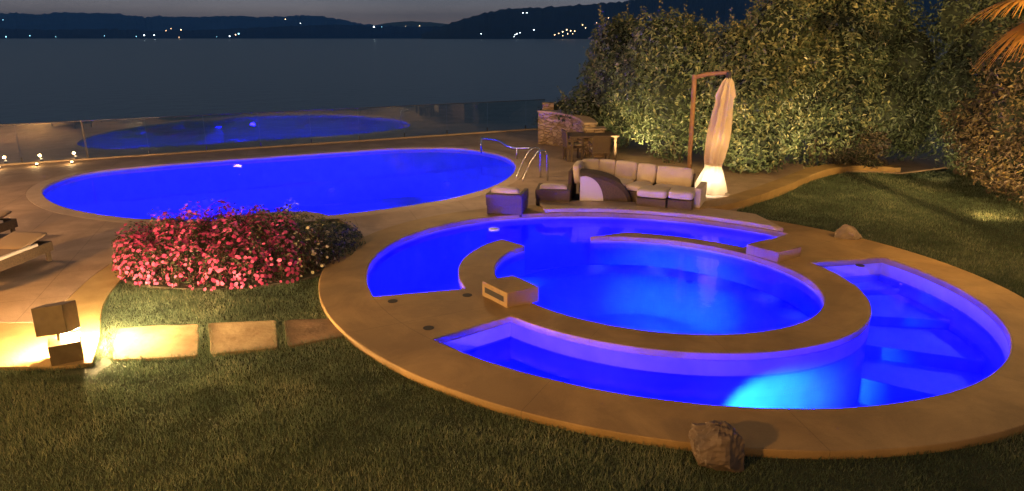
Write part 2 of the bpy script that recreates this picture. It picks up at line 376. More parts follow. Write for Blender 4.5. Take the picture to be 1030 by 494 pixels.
# second box: plain raised end of the ring wall
A, B, C_ = Vector(P(750, 255)), Vector(P(782, 264)), Vector(P(805, 258)); D = A + C_ - B
m_ = MB(); m_.add([(*q, 0.) for q in (A, B, C_, D)] + [(*q, .17) for q in (A, B, C_, D)], [(0, 1, 5, 4), (1, 2, 6, 5), (2, 3, 7, 6), (3, 0, 4, 7), (4, 5, 6, 7)])
sp(m_.build('raised_block', M_deck, None, bevel=.008))
def disc(name, c, r, z, m, par, h=.006, n=24):
    m_ = MB(); m_.tube([(c[0], c[1], z - h), (c[0], c[1], z)], r, n); return toparent(m_.build(name, m), par)
for q in [(395, 303), (431, 330), (470, 297), (865, 267), (412, 219)][:4]: disc('drain_cover', P(*q), .07, .004, M_darkbox, spa)
disc('white_disc', P(497, 231, WA), .11, WA + .02, M_whitedisc, spa, .03)  # flat white disc at the water surface
for q in [(392, 246), (462, 232), (683, 252), (704, 256), (676, 273), (694, 277)]:
    disc('jet', P(*q, WA - .3), .06, -.535 if q[0] > 600 else -.3, M_steel, spa, .02)

# pool lamps: bare disc lights along the walls, many added to even the glow
def lamp(kind, name, loc, energy, color, size=.1, target=None, spot=None, blend=.5):
    d = bpy.data.lights.new(name, kind); d.energy = energy; d.color = color
    if kind == 'AREA': d.shape = 'DISK'; d.size = size; d.spread = R(spot or 115)
    else: d.shadow_soft_size = size
    if kind == 'SPOT': d.spot_size = R(spot); d.spot_blend = blend
    o = bpy.data.objects.new(name, d); COL.objects.link(o); o.location = loc
    if target is not None: o.rotation_euler = (Vector(target) - Vector(loc)).to_track_quat('-Z', 'Y').to_euler()
    return o
BLUE = (.0018, .0006, 1.0); BLUE2 = (.0, .10, 1.0)
KB = 1.0
def wall_lamps(e, ts, k, z, energy, target_k, par, color=BLUE, tz=-.9, esc=E, pitch=43, spread=115):
    for t in ts:
        p = esc(e, t, k); q = esc(e, t, target_k)
        h_ = Vector((q[0] - p[0], q[1] - p[1])).normalized()
        lamp('AREA', 'underwater_lamp_and_fill', (p[0], p[1], z), energy * KB, color, .16, (p[0] + h_.x, p[1] + h_.y, z - math.tan(R(pitch))), spread)
f = lambda *d: [R(a) for a in d]

# ------------------------------------------------------------------ swimming pool
PC = (-5.32, 18.11); PAn = R(18); PE = (6.35, 4.38)
def PEl(e, th, k=1.):
    c, s = math.cos(PAn), math.sin(PAn); x, y = e[0] * k * math.cos(th), e[1] * k * math.sin(th); return (PC[0] + x * c - y * s, PC[1] + x * s + y * c)
_pp = [P(*q) for q in [(42, 194), (55, 204), (80, 211), (120, 217), (180, 221.5), (250, 221), (330, 215.5), (395, 208), (450, 199), (492, 188), (514, 176), (519, 165), (508, 156), (482, 150), (450, 147.5), (400, 148), (330, 152.5), (260, 157.5), (200, 161.5), (150, 165.5), (100, 170.5), (66, 177.5), (46, 186)]]
_loop = smooth_line(_pp[-3:] + _pp + _pp[:3], 8); pool_w = _loop[24:24 + 8 * len(_pp)]
for _ in range(12): pool_w = [tuple((Vector(pool_w[i - 1]) + Vector(pool_w[i]) * 2 + Vector(pool_w[(i + 1) % len(pool_w)])) / 4) for i in range(len(pool_w))]
_a = sum(pool_w[i - 1][0] * pool_w[i][1] - pool_w[i][0] * pool_w[i - 1][1] for i in range(len(pool_w)))
def off_loop(lp, d):
    out = []; sg = 1 if _a > 0 else -1
    for i in range(len(lp)):
        t = (Vector(lp[(i + 1) % len(lp)]) - Vector(lp[i - 1])).normalized(); out.append(tuple(Vector(lp[i]) + Vector((t.y, -t.x)) * d * sg))
    return out
pool_o = off_loop(pool_w, .33)
PC = tuple(sum(Vector(p) for p in pool_w[1:]) / (len(pool_w) - 1)) if False else (sum(p[0] for p in pool_w) / len(pool_w), sum(p[1] for p in pool_w) / len(pool_w))
print('pool centre', PC)
PZ = -.04
pool = empty('swimming_pool', (PC[0], PC[1], 0), 0, 'large oval swimming pool glowing deep blue beside the glass fence', 'swimming pool')
toparent(plate('coping', pool_o, [pool_w], PZ + .012, .06, M_cope, None, .01), pool)
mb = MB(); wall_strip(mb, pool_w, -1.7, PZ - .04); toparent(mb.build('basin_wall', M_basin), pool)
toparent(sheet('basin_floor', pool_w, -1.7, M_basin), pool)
tag(sheet('water', pool_w, PZ - .075, water_mat('pool_water', (.5, .55, .98), wave=.2, scale=1.6, dist=.02)), kind='structure')
pool_in = off_loop(pool_w, -.02)
sc0 = P(128, 222)
for k, (r_, z) in enumerate([(1.5, -.35), (2.2, -.65), (2.9, -.95), (3.5, -1.25)]):
    poly = []
    for i in range(60):
        a = 2 * PI * i / 60; p = Vector((sc0[0] + r_ * 1.5 * math.cos(a), sc0[1] + r_ * math.sin(a)))
        for _ in range(200):
            if inside([p.x], [p.y], pool_in)[0]: break
            p = p.lerp(Vector(PC), .02)
        poly.append(tuple(p))
    m_ = MB(); wall_strip(m_, poly, -1.7, z); n = len(m_.v); m_.v += [(p[0], p[1], z) for p in poly]; m_.f += [tuple(i + n for i in range(60))]
    toparent(m_.build('step', M_basin), pool)

# ------------------------------------------------------------------ ground: patio, path, lawn
FA, FB_ = (-24.0, 14.86), (1.3, 27.42)
fd = Vector((FB_[0] - FA[0], FB_[1] - FA[1])).normalized(); fn = Vector((-fd.y, fd.x))
bed_edge = smooth_line([P(100, 335), P(103, 305), P(120, 280), P(150, 252), P(200, 226), P(262, 213), P(320, 213), P(362, 232), P(372, 262)], 6)
kerb = smooth_line([P(742, 208), P(790, 190), P(828, 174), P(862, 171), P(905, 173)], 8)
k_in = .985
tL0 = TH(352, 268, E_DECK); tL1 = TH(742, 214, E_DECK)
spa_near = arc(E_DECK, tL0, tL1, k=k_in); spa_far = arc(E_DECK, tL1, tL0, k=k_in)
LZ = -.09
lawn_left = [(-14, 3.0), (-13, 6.6), P(0, 366), P(55, 366), P(92, 362)]
lawn = lawn_left + bed_edge + spa_near + kerb + [(16, 21), (26, 16), (26, -4), (-14, -4)]
pe = P(905, 173)
patio = ([FA, FB_, (1.5, 27.6), (5, 31), (30, 40), (30, 24), (16, 21.0)] + kerb[::-1] + spa_far + bed_edge[::-1][2:-6] + [P(97, 268), P(60, 268)] )
# patio outline on the path side
edge1 = smooth_line([P(112, 262), P(92, 276), P(76, 290), P(60, 306), P(46, 322)], 6)
patio = ([FA, FB_, (1.5, 27.6), (5, 31), (30, 40), (30, 24), (16, 21.0)] + kerb[::-1] + spa_far +
         smooth_line([P(372, 262), P(362, 232), P(320, 213), P(262, 213), P(200, 226), P(150, 250), P(128, 262)], 6) + edge1 + [P(0, 322), (-16, 8.35), (-24, 8.4)])
tag(plate('patio', patio, [pool_o], -.03, .30, M_patio, None, .008), kind='structure')
path = [(-24, 8.6), (-16, 8.55)] + [(p[0] - .0, p[1] + .08) for p in [P(0, 322), P(46, 322)]] + [(p[0], p[1] + .1) for p in edge1[::-1]] + bed_edge[::-1][-28:] + [P(92, 362), P(55, 366), P(0, 366), (-13, 6.6), (-24, 6.2)]
path = [(-24, 8.38), (-16, 8.33)] + [(p[0], p[1] - .012) for p in [P(0, 322), P(46, 322)]] + [(p[0] + .008, p[1] - .008) for p in edge1[::-1]] + [P(128, 266)] + [p for p in bed_edge if p[1] < P(135, 266)[1]][::-1] + [P(92, 362), P(55, 366), P(0, 366), (-13, 6.6), (-24, 6.2)]
tag(plate('path', path, [], -.036, .12, M_path, None, .004), kind='structure')
tag(sheet('ground', [(-40, -8), (40, -8), (40, 8), (-40, 8)], -1.8, M_soil), kind='structure')
def lz(x, y):
    # soft bank along the near right, slight hollows
    t = (x + 1.9) * .36 + (y - 6.0)        # line running down to the right
    bank = .16 * np.exp(-(t / .55) ** 2) * np.clip((x + 2.5) / 2, 0, 1) * np.clip((6.5 - y) * 2, 0, 1) * (y < 6.5)
    d = np.minimum(1, np.maximum(0, (np.hypot((x - SC[0]) / 5.34, (y - SC[1]) / 4.6) - 1.0) * 3))
    return LZ + d * (bank + .02 * np.sin(x * 1.7 + y) * np.sin(y * 1.3 - x * .6))
pts = [Vector(p) for p in lawn]; ed = [(i, (i + 1) % len(pts)) for i in range(len(pts))]
gx, gy = np.meshgrid(np.arange(-14, 26, .3), np.arange(-4, 21, .3)); gx = gx.ravel() + rng.uniform(-.05, .05, gx.size); gy = gy.ravel() + rng.uniform(-.05, .05, gy.size)
ok = inside(gx, gy, lawn); pts += [Vector((a, b)) for a, b in zip(gx[ok], gy[ok])]
vv, _, ff, *_ = delaunay_2d_cdt(pts, ed, [], 1, 1e-5)
me = bpy.data.meshes.new('lawn'); me.from_pydata([(v.x, v.y, float(lz(np.array(v.x), np.array(v.y)))) for v in vv], [], ff); me.update()
tag(link('lawn', me, M_lawnbase), kind='structure')

# terrace retaining wall and shore ground
mb = MB(); wall_strip(mb, [(-60, -3), FA, FB_, (1.5, 27.6), (5, 31), (30, 40), (60, 45)], -8, -.04, False); tag(mb.build('retaining_wall', M_stone), 'rough stone retaining wall holding the terrace above the lake', 'retaining wall')

# stepping stones
stones = [([(118, 326), (160, 323), (200, 322), (198, 353), (150, 356), (112, 357)], 'tan stepping stone nearest the lantern, half in its white glare'),
          ([(208, 321), (277, 318), (279, 345), (212, 352)], 'middle tan stepping stone between the other two on the grass'),
          ([(285, 318), (333, 316), (354, 332), (290, 344)], 'darkest stepping stone, beside the round spa deck')]
stone_polys = []
for pxs, lab in stones:
    base = [Vector(P(*q)) for q in pxs]; c = sum(base, Vector((0, 0))) / len(base); poly = []
    for i in range(len(base)):
        a, b, cc = base[i - 1], base[i], base[(i + 1) % len(base)]
        for t in (.86, .93): poly.append(a.lerp(b, t))
        poly.append((a.lerp(b, .975) + b.lerp(cc, .025)) / 2)
        for t in (.07, .14, .5): poly.append(b.lerp(cc, t) + Vector((random.uniform(-.012, .012), random.uniform(-.012, .012))))
    poly = [tuple(p) for p in poly]; stone_polys.append(poly)
    tag(plate('stepping_stone', poly, [], -.055, .05, M_paver_dark if 'darkest' in lab else M_paver, None, .008), lab, 'stepping stone', 'stepping stones from lantern to spa')

# ------------------------------------------------------------------ grass blades (one mesh)
def blades(n, xr, yr, h, w, keep):
    x = rng.uniform(*xr, n); y = rng.uniform(*yr, n); k = keep(x, y); return x[k], y[k]
def keep(x, y):
    k = inside(x, y, lawn)
    for q in stone_polys:
        k &= ~inside(x, y, q)
    k &= ~((np.abs(x + 4.9) < .22) & (np.abs(y - 7.1) < .2))
    # what the camera's frame could take in, with room to spare
    d = y * math.cos(PITCH) + 3.6 * math.sin(PITCH); u = np.abs(x) / d; k &= (u < .95) & (y > 4.3)
    return k
xa, ya = blades(520000, (-8, 9), (4.3, 10.4), 0, 0, keep)
xb, yb = blades(190000, (5, 17), (9.5, 20.5), 0, 0, keep)
# longer fringe along the deck and stones
X = np.concatenate([xa, xb]); Y = np.concatenate([ya, yb]); n = X.size; print('blades', n)
far = np.clip((np.hypot(X, Y) - 7) / 8, 0, 1)
cl = .5 + .5 * np.sin(X * 5.1 + 2 * np.sin(Y * 3.3)) * np.sin(Y * 4.7 + 1.5 * np.sin(X * 2.9))
H = rng.uniform(.022, .06, n) * (.75 + .5 * cl); Wd = rng.uniform(.0028, .0045, n) * (1 + .9 * far)
an = rng.uniform(0, 2 * PI, n); le = rng.uniform(0, .04, n); la = rng.uniform(0, 2 * PI, n); Z = lz(X, Y) - .004
V = np.zeros((n, 3, 3), np.float32)
V[:, 0, 0] = X - Wd * np.cos(an); V[:, 0, 1] = Y - Wd * np.sin(an); V[:, 0, 2] = Z
V[:, 1, 0] = X + Wd * np.cos(an); V[:, 1, 1] = Y + Wd * np.sin(an); V[:, 1, 2] = Z
V[:, 2, 0] = X + le * np.cos(la); V[:, 2, 1] = Y + le * np.sin(la); V[:, 2, 2] = Z + H
def tri_mesh(name, V, k, tint, m, parent=None):
    """V: (n,k,3) polygons of k corners"""
    n = V.shape[0]; me = bpy.data.meshes.new(name); me.vertices.add(n * k); me.vertices.foreach_set('co', V.astype(np.float32).ravel())
    me.loops.add(n * k); me.loops.foreach_set('vertex_index', np.arange(n * k, dtype=np.int32))
    me.polygons.add(n); me.polygons.foreach_set('loop_start', np.arange(0, n * k, k, dtype=np.int32)); me.update(calc_edges=True)
    a = me.attributes.new('tint', 'FLOAT', 'FACE'); a.data.foreach_set('value', tint.astype(np.float32))
    return link(name, me, m, parent)
def vnoise(x, y, sc, seed):
    g = np.random.default_rng(seed).random((64, 64)); u = (x / sc) % 63; v = (y / sc) % 63; i = u.astype(int); j = v.astype(int); a = u - i; b = v - j
    a = a * a * (3 - 2 * a); b = b * b * (3 - 2 * b); i2 = (i + 1) % 64; j2 = (j + 1) % 64
    return g[i, j] * (1 - a) * (1 - b) + g[i2, j] * a * (1 - b) + g[i, j2] * (1 - a) * b + g[i2, j2] * a * b
big = .5 * vnoise(X + 50, Y + 50, .9, 1) + .3 * vnoise(X + 50, Y + 50, .35, 2) + .2 * vnoise(X + 50, Y + 50, .12, 3)
V[:, 2, 2] += (big - .45) * .035
tint = np.clip(rng.beta(2, 3, n) + 1.1 * (big - .5), 0, 1)
# ragged fringe where the lawn meets stone
fr_x = []; fr_y = []
for poly, cl_ in [(lawn, True)] + [(q, True) for q in stone_polys]:
    for i in range(len(poly)):
        a = np.array(poly[i][:2]); b = np.array(poly[(i + 1) % len(poly)][:2]); l = np.linalg.norm(b - a); m_n = int(l * 420)
        if l > 6 or m_n == 0: continue
        t = rng.random(m_n)[:, None]; q = a + (b - a) * t + rng.normal(0, .018, (m_n, 2)); fr_x.append(q[:, 0]); fr_y.append(q[:, 1])
FX = np.concatenate(fr_x); FY = np.concatenate(fr_y); kk = (np.abs(FX) < FY) & (FY > 4.3); FX = FX[kk]; FY = FY[kk]; nf = FX.size; print('fringe', nf)
VF = np.zeros((nf, 3, 3), np.float32); an = rng.uniform(0, 2 * PI, nf); la = rng.uniform(0, 2 * PI, nf); le = rng.uniform(.01, .06, nf); HF = rng.uniform(.04, .085, nf)
VF[:, 0] = np.stack([FX - .003 * np.cos(an), FY - .003 * np.sin(an), np.full(nf, LZ)], 1); VF[:, 1] = np.stack([FX + .003 * np.cos(an), FY + .003 * np.sin(an), np.full(nf, LZ)], 1)
VF[:, 2] = np.stack([FX + le * np.cos(la), FY + le * np.sin(la), LZ + HF], 1)
V = np.concatenate([V, VF]); tint = np.concatenate([tint, rng.beta(2, 3, nf)])
tag(tri_mesh('grass', V, 3, tint, M_grass), kind='stuff')

# ------------------------------------------------------------------ foliage
def leaves(pos, nrm, L, W, tint, droop=.2):
    """folded diamond leaves: two triangles each, as (2n,3,3)"""
    n = len(pos); a = rng.normal(size=(n, 3)); a -= (a * nrm).sum(1, keepdims=True) * nrm; a /= np.linalg.norm(a, axis=1, keepdims=True)
    b = np.cross(nrm, a); L = np.asarray(L).reshape(-1, 1) * np.ones((n, 1)); W = np.asarray(W).reshape(-1, 1) * np.ones((n, 1))
    p0 = pos; p2 = pos + a * L - nrm * L * droop; m_ = pos + a * L * .5
    l = m_ + b * W * .5 + nrm * W * .15; r = m_ - b * W * .5 + nrm * W * .15
    T = np.stack([np.stack([p0, l, p2], 1), np.stack([p0, p2, r], 1)], 1).reshape(-1, 3, 3)
    return T, np.repeat(tint, 2)
def lobes_points(lobes, n, depth=.35):
    vol = np.array([l[1][0] * l[1][1] + l[1][0] * l[1][2] for l in lobes]); pk = rng.choice(len(lobes), n, p=vol / vol.sum())
    c = np.array([l[0] for l in lobes])[pk]; r = np.array([l[1] for l in lobes])[pk]
    d = rng.normal(size=(n, 3)); d /= np.linalg.norm(d, axis=1, keepdims=True)
    bump = 1 + .12 * np.sin(d[:, 0] * 7 + c[:, 0]) * np.sin(d[:, 2] * 9 + c[:, 1]) + .08 * np.sin(d[:, 1] * 15)
    rad = (1 - depth * rng.random(n) ** 2.2) * bump
    return c + d * r * rad[:, None], d
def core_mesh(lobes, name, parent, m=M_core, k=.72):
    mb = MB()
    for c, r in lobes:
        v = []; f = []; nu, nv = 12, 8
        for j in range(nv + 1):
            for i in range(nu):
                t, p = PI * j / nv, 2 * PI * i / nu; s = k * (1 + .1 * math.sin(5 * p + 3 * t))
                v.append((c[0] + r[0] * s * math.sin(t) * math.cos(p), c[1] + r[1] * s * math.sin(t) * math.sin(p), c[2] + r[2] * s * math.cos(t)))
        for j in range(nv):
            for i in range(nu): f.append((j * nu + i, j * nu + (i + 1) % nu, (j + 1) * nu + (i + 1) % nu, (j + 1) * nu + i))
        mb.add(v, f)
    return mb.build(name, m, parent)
def shrub(name, base, w, d, h, n, L, m, label, cat, group=None, nl=10, tb=0., sprig=.0, seed=0, low=.0, tints=(2, 3)):
    rs = np.random.default_rng(seed); root = empty(name, (base[0], base[1], LZ), 0, label, cat, group)
    lobes = []
    for i in range(nl):
        a = rs.uniform(0, 2 * PI); rr = rs.random() ** .5; hz = rs.uniform(.18, .86)
        sh = math.sqrt(max(.05, 1 - max(0, (hz - .35) / .62) ** 2.2))
        lobes.append(((w * .62 * rr * sh * math.cos(a), d * .62 * rr * sh * math.sin(a), h * hz), (w * rs.uniform(.34, .5), d * rs.uniform(.34, .5), h * rs.uniform(.14, .24))))
    lobes.append(((0, 0, h * .45), (w * .8, d * .8, h * .42)))
    p, dn = lobes_points(lobes, n); p[:, 2] = np.maximum(p[:, 2], low + rng.random(n) * .3)
    nr = dn * .7 + np.array([0, 0, .45]) + rng.normal(size=(n, 3)) * .45; nr /= np.linalg.norm(nr, axis=1, keepdims=True)
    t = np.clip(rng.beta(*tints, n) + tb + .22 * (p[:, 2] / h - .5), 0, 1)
    Ls = L * rng.uniform(.6, 1.25, n); T, tt = leaves(p, nr, Ls, Ls * .42, t)
    if sprig:   # upright shoots that break the outline
        ns = int(sprig); q, qd = lobes_points(lobes[:-1], ns, .05); up = qd * .5 + np.array([0, 0, .8]); up /= np.linalg.norm(up, axis=1, keepdims=True)
        for k in range(14):
            off = up * (k / 14 * .42) * rng.uniform(.6, 1.3, (ns, 1)); pp = q + off
            nn = rng.normal(size=(ns, 3)) * .8 + up * .5; nn /= np.linalg.norm(nn, axis=1, keepdims=True)
            T2, t2 = leaves(pp, nn, L * .9 * (1 - k / 28), L * .36, np.clip(rng.beta(3, 2, ns) + tb + .1, 0, 1)); T = np.concatenate([T, T2]); tt = np.concatenate([tt, t2])
    tri_mesh('foliage', T, 3, tt, m, root)
    core_mesh(lobes, 'dark_filler', root)  # added dark filler that blocks the view through the leaves
    mb = MB()
    for k in range(4):
        a = rs.uniform(0, 2 * PI); mb.tube([(.15 * math.cos(a), .15 * math.sin(a), 0), (w * .2 * math.cos(a), d * .2 * math.sin(a), h * .35), (w * .4 * math.cos(a + .4), d * .4 * math.sin(a + .4), h * .7)], [.05, .035, .015], 6)
    mb.build('stem', M_twig, root); return root
G = 'laurel shrubs of the tall hedge'
#   name, (x,y), halfwidth, halfdepth, height, leaves
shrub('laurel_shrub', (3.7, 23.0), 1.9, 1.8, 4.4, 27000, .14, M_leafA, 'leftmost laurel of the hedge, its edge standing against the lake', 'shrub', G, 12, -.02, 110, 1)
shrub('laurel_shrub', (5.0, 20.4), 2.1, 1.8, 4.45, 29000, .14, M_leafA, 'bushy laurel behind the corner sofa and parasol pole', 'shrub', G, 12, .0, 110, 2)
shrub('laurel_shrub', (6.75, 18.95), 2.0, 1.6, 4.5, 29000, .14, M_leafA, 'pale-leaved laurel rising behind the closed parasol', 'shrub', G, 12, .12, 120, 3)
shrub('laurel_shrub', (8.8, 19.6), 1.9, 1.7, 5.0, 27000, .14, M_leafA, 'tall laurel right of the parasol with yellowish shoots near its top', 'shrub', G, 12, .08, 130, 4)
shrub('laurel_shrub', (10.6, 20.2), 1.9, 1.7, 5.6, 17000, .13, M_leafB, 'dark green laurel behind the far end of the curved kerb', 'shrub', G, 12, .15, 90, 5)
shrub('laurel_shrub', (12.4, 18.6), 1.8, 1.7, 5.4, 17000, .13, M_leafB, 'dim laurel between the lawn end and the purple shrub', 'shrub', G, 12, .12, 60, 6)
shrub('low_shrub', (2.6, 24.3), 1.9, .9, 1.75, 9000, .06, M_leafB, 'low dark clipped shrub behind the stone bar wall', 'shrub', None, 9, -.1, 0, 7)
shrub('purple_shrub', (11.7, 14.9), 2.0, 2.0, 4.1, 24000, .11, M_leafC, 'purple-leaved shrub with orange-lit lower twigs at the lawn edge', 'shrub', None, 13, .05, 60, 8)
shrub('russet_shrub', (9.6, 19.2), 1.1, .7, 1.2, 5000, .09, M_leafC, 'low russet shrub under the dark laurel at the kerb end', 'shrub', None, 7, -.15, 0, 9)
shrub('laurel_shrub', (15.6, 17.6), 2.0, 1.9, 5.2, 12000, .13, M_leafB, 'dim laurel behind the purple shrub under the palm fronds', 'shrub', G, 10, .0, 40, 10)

# fan palm standing just right of the frame
def palm(base, h):
    root = empty('fan_palm', (base[0], base[1], LZ), 0, 'fan palm with orange-lit drooping fronds at the upper right', 'palm tree')
    mb = MB(); mb.tube([(0, 0, 0), (.05, 0, h * .5), (0, .05, h)], [.17, .14, .13], 14); mb.build('trunk', M_twig, root)
    rs = random.Random(5)
    dirs = [(2.75, -.10, 1.0), (3.05, -.52, 1.0)] + [(i * 2 * PI / 11 + .3, rs.uniform(-.5, .7), .8) for i in range(11)]
    for az, el, sc in dirs:
        if abs(((az - 2.9 + PI) % (2 * PI)) - PI) < .4 and sc < 1: continue
        d = Vector((math.cos(az) * math.cos(el), math.sin(az) * math.cos(el), math.sin(el))); side = d.cross(Vector((0, 0, 1))).normalized(); up = side.cross(d)
        top = Vector((0, 0, h)); stem = .85; hub = top + d * stem
        fr = MB(); fr.tube([top, top + d * stem * .5 + Vector((0, 0, .03)), hub], [.018, .014, .01], 6); stalk = fr.build('frond', M_frond, root)
        q = []; tt = []
        for k in range(30):
            a = (k / 29 - .5) * 2.5; bd = (d * math.cos(a) + side * math.sin(a)).normalized(); Lf = .98 * (1 - .25 * abs(a) / 1.3) * rs.uniform(.85, 1.1); w = .034
            sd = up.cross(bd).normalized()
            prev = hub; pw = .004; nseg = 5
            for s in range(nseg):
                t = (s + 1) / nseg; pt = hub + bd * Lf * t - Vector((0, 0, .38 * t * t * Lf * rs.uniform(.9, 1.1))) + up * .05 * math.sin(t * 3); ww = w * math.sin(min(1, t * 1.15) * PI) * .9 + .002
                q.append([prev - sd * pw, prev + sd * pw, pt + sd * ww, pt - sd * ww]); tt.append(min(1, max(0, .25 + .55 * t + rs.uniform(-.15, .15)))); prev = pt; pw = ww
        b = tri_mesh('frond_blades', np.array([[tuple(v) for v in r] for r in q]), 4, np.array(tt), M_frond, stalk)
palm((9.35, 11.6), 4.35)

# ------------------------------------------------------------------ flower bed
bc = Vector((-4.68, 10.8)); bw, bd_ = 1.82, 1.18
tag(plate('flower_bed_soil', [(bc.x + (bw + .05) * math.cos(a), bc.y + (bd_ + .05) * math.sin(a)) for a in [2 * PI * i / 48 for i in range(48)]], [], LZ + .05, .05, M_soil, None, .01), kind='structure')
def flower_mesh(pos, nrm, r, petals=5):
    n = len(pos); a = rng.normal(size=(n, 3)); a -= (a * nrm).sum(1, keepdims=True) * nrm; a /= np.linalg.norm(a, axis=1, keepdims=True); b = np.cross(nrm, a); out = []
    r = np.asarray(r).reshape(-1, 1)
    for k in range(petals):
        t = 2 * PI * k / petals; u = a * math.cos(t) + b * math.sin(t); v = -a * math.sin(t) + b * math.cos(t)
        out.append(np.stack([pos, pos + (u * .6 - v * .5) * r + nrm * r * .15, pos + (u * 1. - v * .3) * r + nrm * r * .05, pos + (u * 1. + v * .3) * r + nrm * r * .05, pos + (u * .6 + v * .5) * r + nrm * r * .15], 1))
    return np.concatenate(out)
def bed_plant(name, x, y, h, kind, label, group):
    root = empty(name, (x, y, LZ + .05), random.uniform(0, 6), label, 'flowering plant' if kind != 'green' else 'plant', group)
    w = {'pink': .30, 'white': .24, 'cream': .30, 'green': .34}[kind]
    n = 520 if kind != 'green' else 900
    d = rng.normal(size=(n, 3)); d[:, 2] = np.abs(d[:, 2]); d /= np.linalg.norm(d, axis=1, keepdims=True)
    p = d * np.array([w, w, h]) * (1 - .5 * rng.random((n, 1)) ** 2) * (1 + .15 * np.sin(d[:, :1] * 8)); nr = d + rng.normal(size=(n, 3)) * .5; nr /= np.linalg.norm(nr, axis=1, keepdims=True)
    Ls = rng.uniform(.04, .075, n); T, tt = leaves(p, nr, Ls, Ls * .5, rng.random(n)); tri_mesh('foliage', T, 3, tt, M_flleaf if kind != 'green' else M_leafA, root)
    mb = MB(); mb.tube([(0, 0, 0), (0.02, 0, h * .6)], [.02, .01], 6); mb.build('stem', M_twig, root)
    if kind != 'green':
        k = {'pink': 140, 'white': 14, 'cream': 40}[kind]
        d = rng.normal(size=(k, 3)); d[:, 2] = np.abs(d[:, 2]) * .8; d /= np.linalg.norm(d, axis=1, keepdims=True)
        p = d * np.array([w, w, h]) * (1.03 + .07 * rng.random((k, 1))); nr = d + rng.normal(size=(k, 3)) * .3 + np.array([0, 0, .2]); nr /= np.linalg.norm(nr, axis=1, keepdims=True)
        np_ = 5 if kind != 'cream' else 7
        F = flower_mesh(p, nr, rng.uniform(.019, .034, k), np_); o = tri_mesh('blossoms', F, 5, np.tile(rng.random(k), np_), {'pink': M_pink, 'white': M_wht, 'cream': M_yel}[kind], root)
    return root
spots = []
for ring, cnt in ((0, 1), (.30, 6), (.58, 12), (.86, 20)):
    for i in range(cnt):
        a = 2 * PI * (i + .5 * (ring > .5)) / cnt; spots.append((bc.x + bw * ring * math.cos(a) * .97, bc.y + bd_ * ring * math.sin(a), ring))
for x, y, rg in spots:
    h = .95 * math.sqrt(max(.05, 1 - rg ** 2 * .78)) * random.uniform(.9, 1.1)
    if x > bc.x + .85 and y > bc.y - .15: bed_plant('leafy_plant', x, y, h * 1.05, 'green', 'dark green leafy plant in the right end of the flower bed', 'leafy plants at the right of the bed')
    elif x > bc.x + 1.1: bed_plant('cream_flower_plant', x, y, h, 'cream', 'plant with small cream flowers at the right front of the bed', 'cream flowering plants')
    elif y > bc.y + .85 and x > bc.x - .6: bed_plant('white_flower_plant', x, y, h + .12, 'white', 'plant with small white flowers at the back of the bed', 'white flowering plants')
    else: bed_plant('pink_flower_plant', x, y, h, 'pink', 'bushy pink flowering plant packed into the round bed', 'pink flowering plants of the bed')
for x, y in ((-3.05, 11.3), (-3.0, 11.7), (-3.35, 11.85)): bed_plant('leafy_plant', x, y, .42, 'green', 'dark green leafy plant in the right end of the flower bed', 'leafy plants at the right of the bed')

# ------------------------------------------------------------------ glass fence
gl = empty('glass_fence', (FA[0], FA[1], -.03), math.atan2(fd.y, fd.x), 'long clear glass fence between the oval swimming pool and the lake', 'fence')
L_tot = (Vector(FB_) - Vector(FA)).length; post0 = (Vector(P(87, 163)) - Vector(FA)).dot(fd)
xs = [post0 - 2 * 5 + 0, ]; s = post0 % 1.65
edges = [0] + [s + 1.65 * k for k in range(int(L_tot / 1.65) + 1) if .4 < s + 1.65 * k < L_tot - .1] + [L_tot]
for a, b in zip(edges[:-1], edges[1:]):
    m_ = MB(); m_.box(((a + b) / 2, -.02, .60), (b - a - .02, .012, 1.10)); m_.build('glass_panel', M_glass, gl)
M_rail = mat('rail_metal', (.07, .07, .08), .35, .9)
for e in edges[1:-1]:
    big = abs(e - post0) < .1
    m_ = MB(); m_.box((e, .0, .60 if big else .1), (.05 if big else .03, .05, 1.16 if big else .2)); m_.build('post', M_rail, gl)
m_ = MB(); m_.box((L_tot / 2, -.02, 1.162), (L_tot, .03, .02)); m_.build('top_rail', M_rail, gl)
m_ = MB(); m_.box((L_tot / 2, .0, .03), (L_tot, .14, .05)); m_.build('base_channel', M_cope, gl)
for q in ((2, 168), (40, 165), (75, 163)):
    p = P(*q); r0 = empty('floor_lamp', (p[0], p[1] - .12, -.03), 0, 'small round floor lamp shining at the foot of the glass fence', 'lamp', 'floor lamps along the fence foot')
    m_ = MB(); m_.tube([(0, 0, 0), (0, 0, .05)], .045, 14); m_.build('housing', M_rail, r0)
    m_ = MB(); m_.tube([(0, 0, .05), (0, 0, .075)], [.038, .03], 14); m_.build('lens', M_bulb, r0)
    lamp('POINT', 'floor_lamp_light', (p[0], p[1] - .2, .12), 6, (1, .62, .26), .04)
for i, q in enumerate(((152, 164), (178, 162), (202, 161.5), (230, 159.5), (258, 158), (300, 154))):
    pass

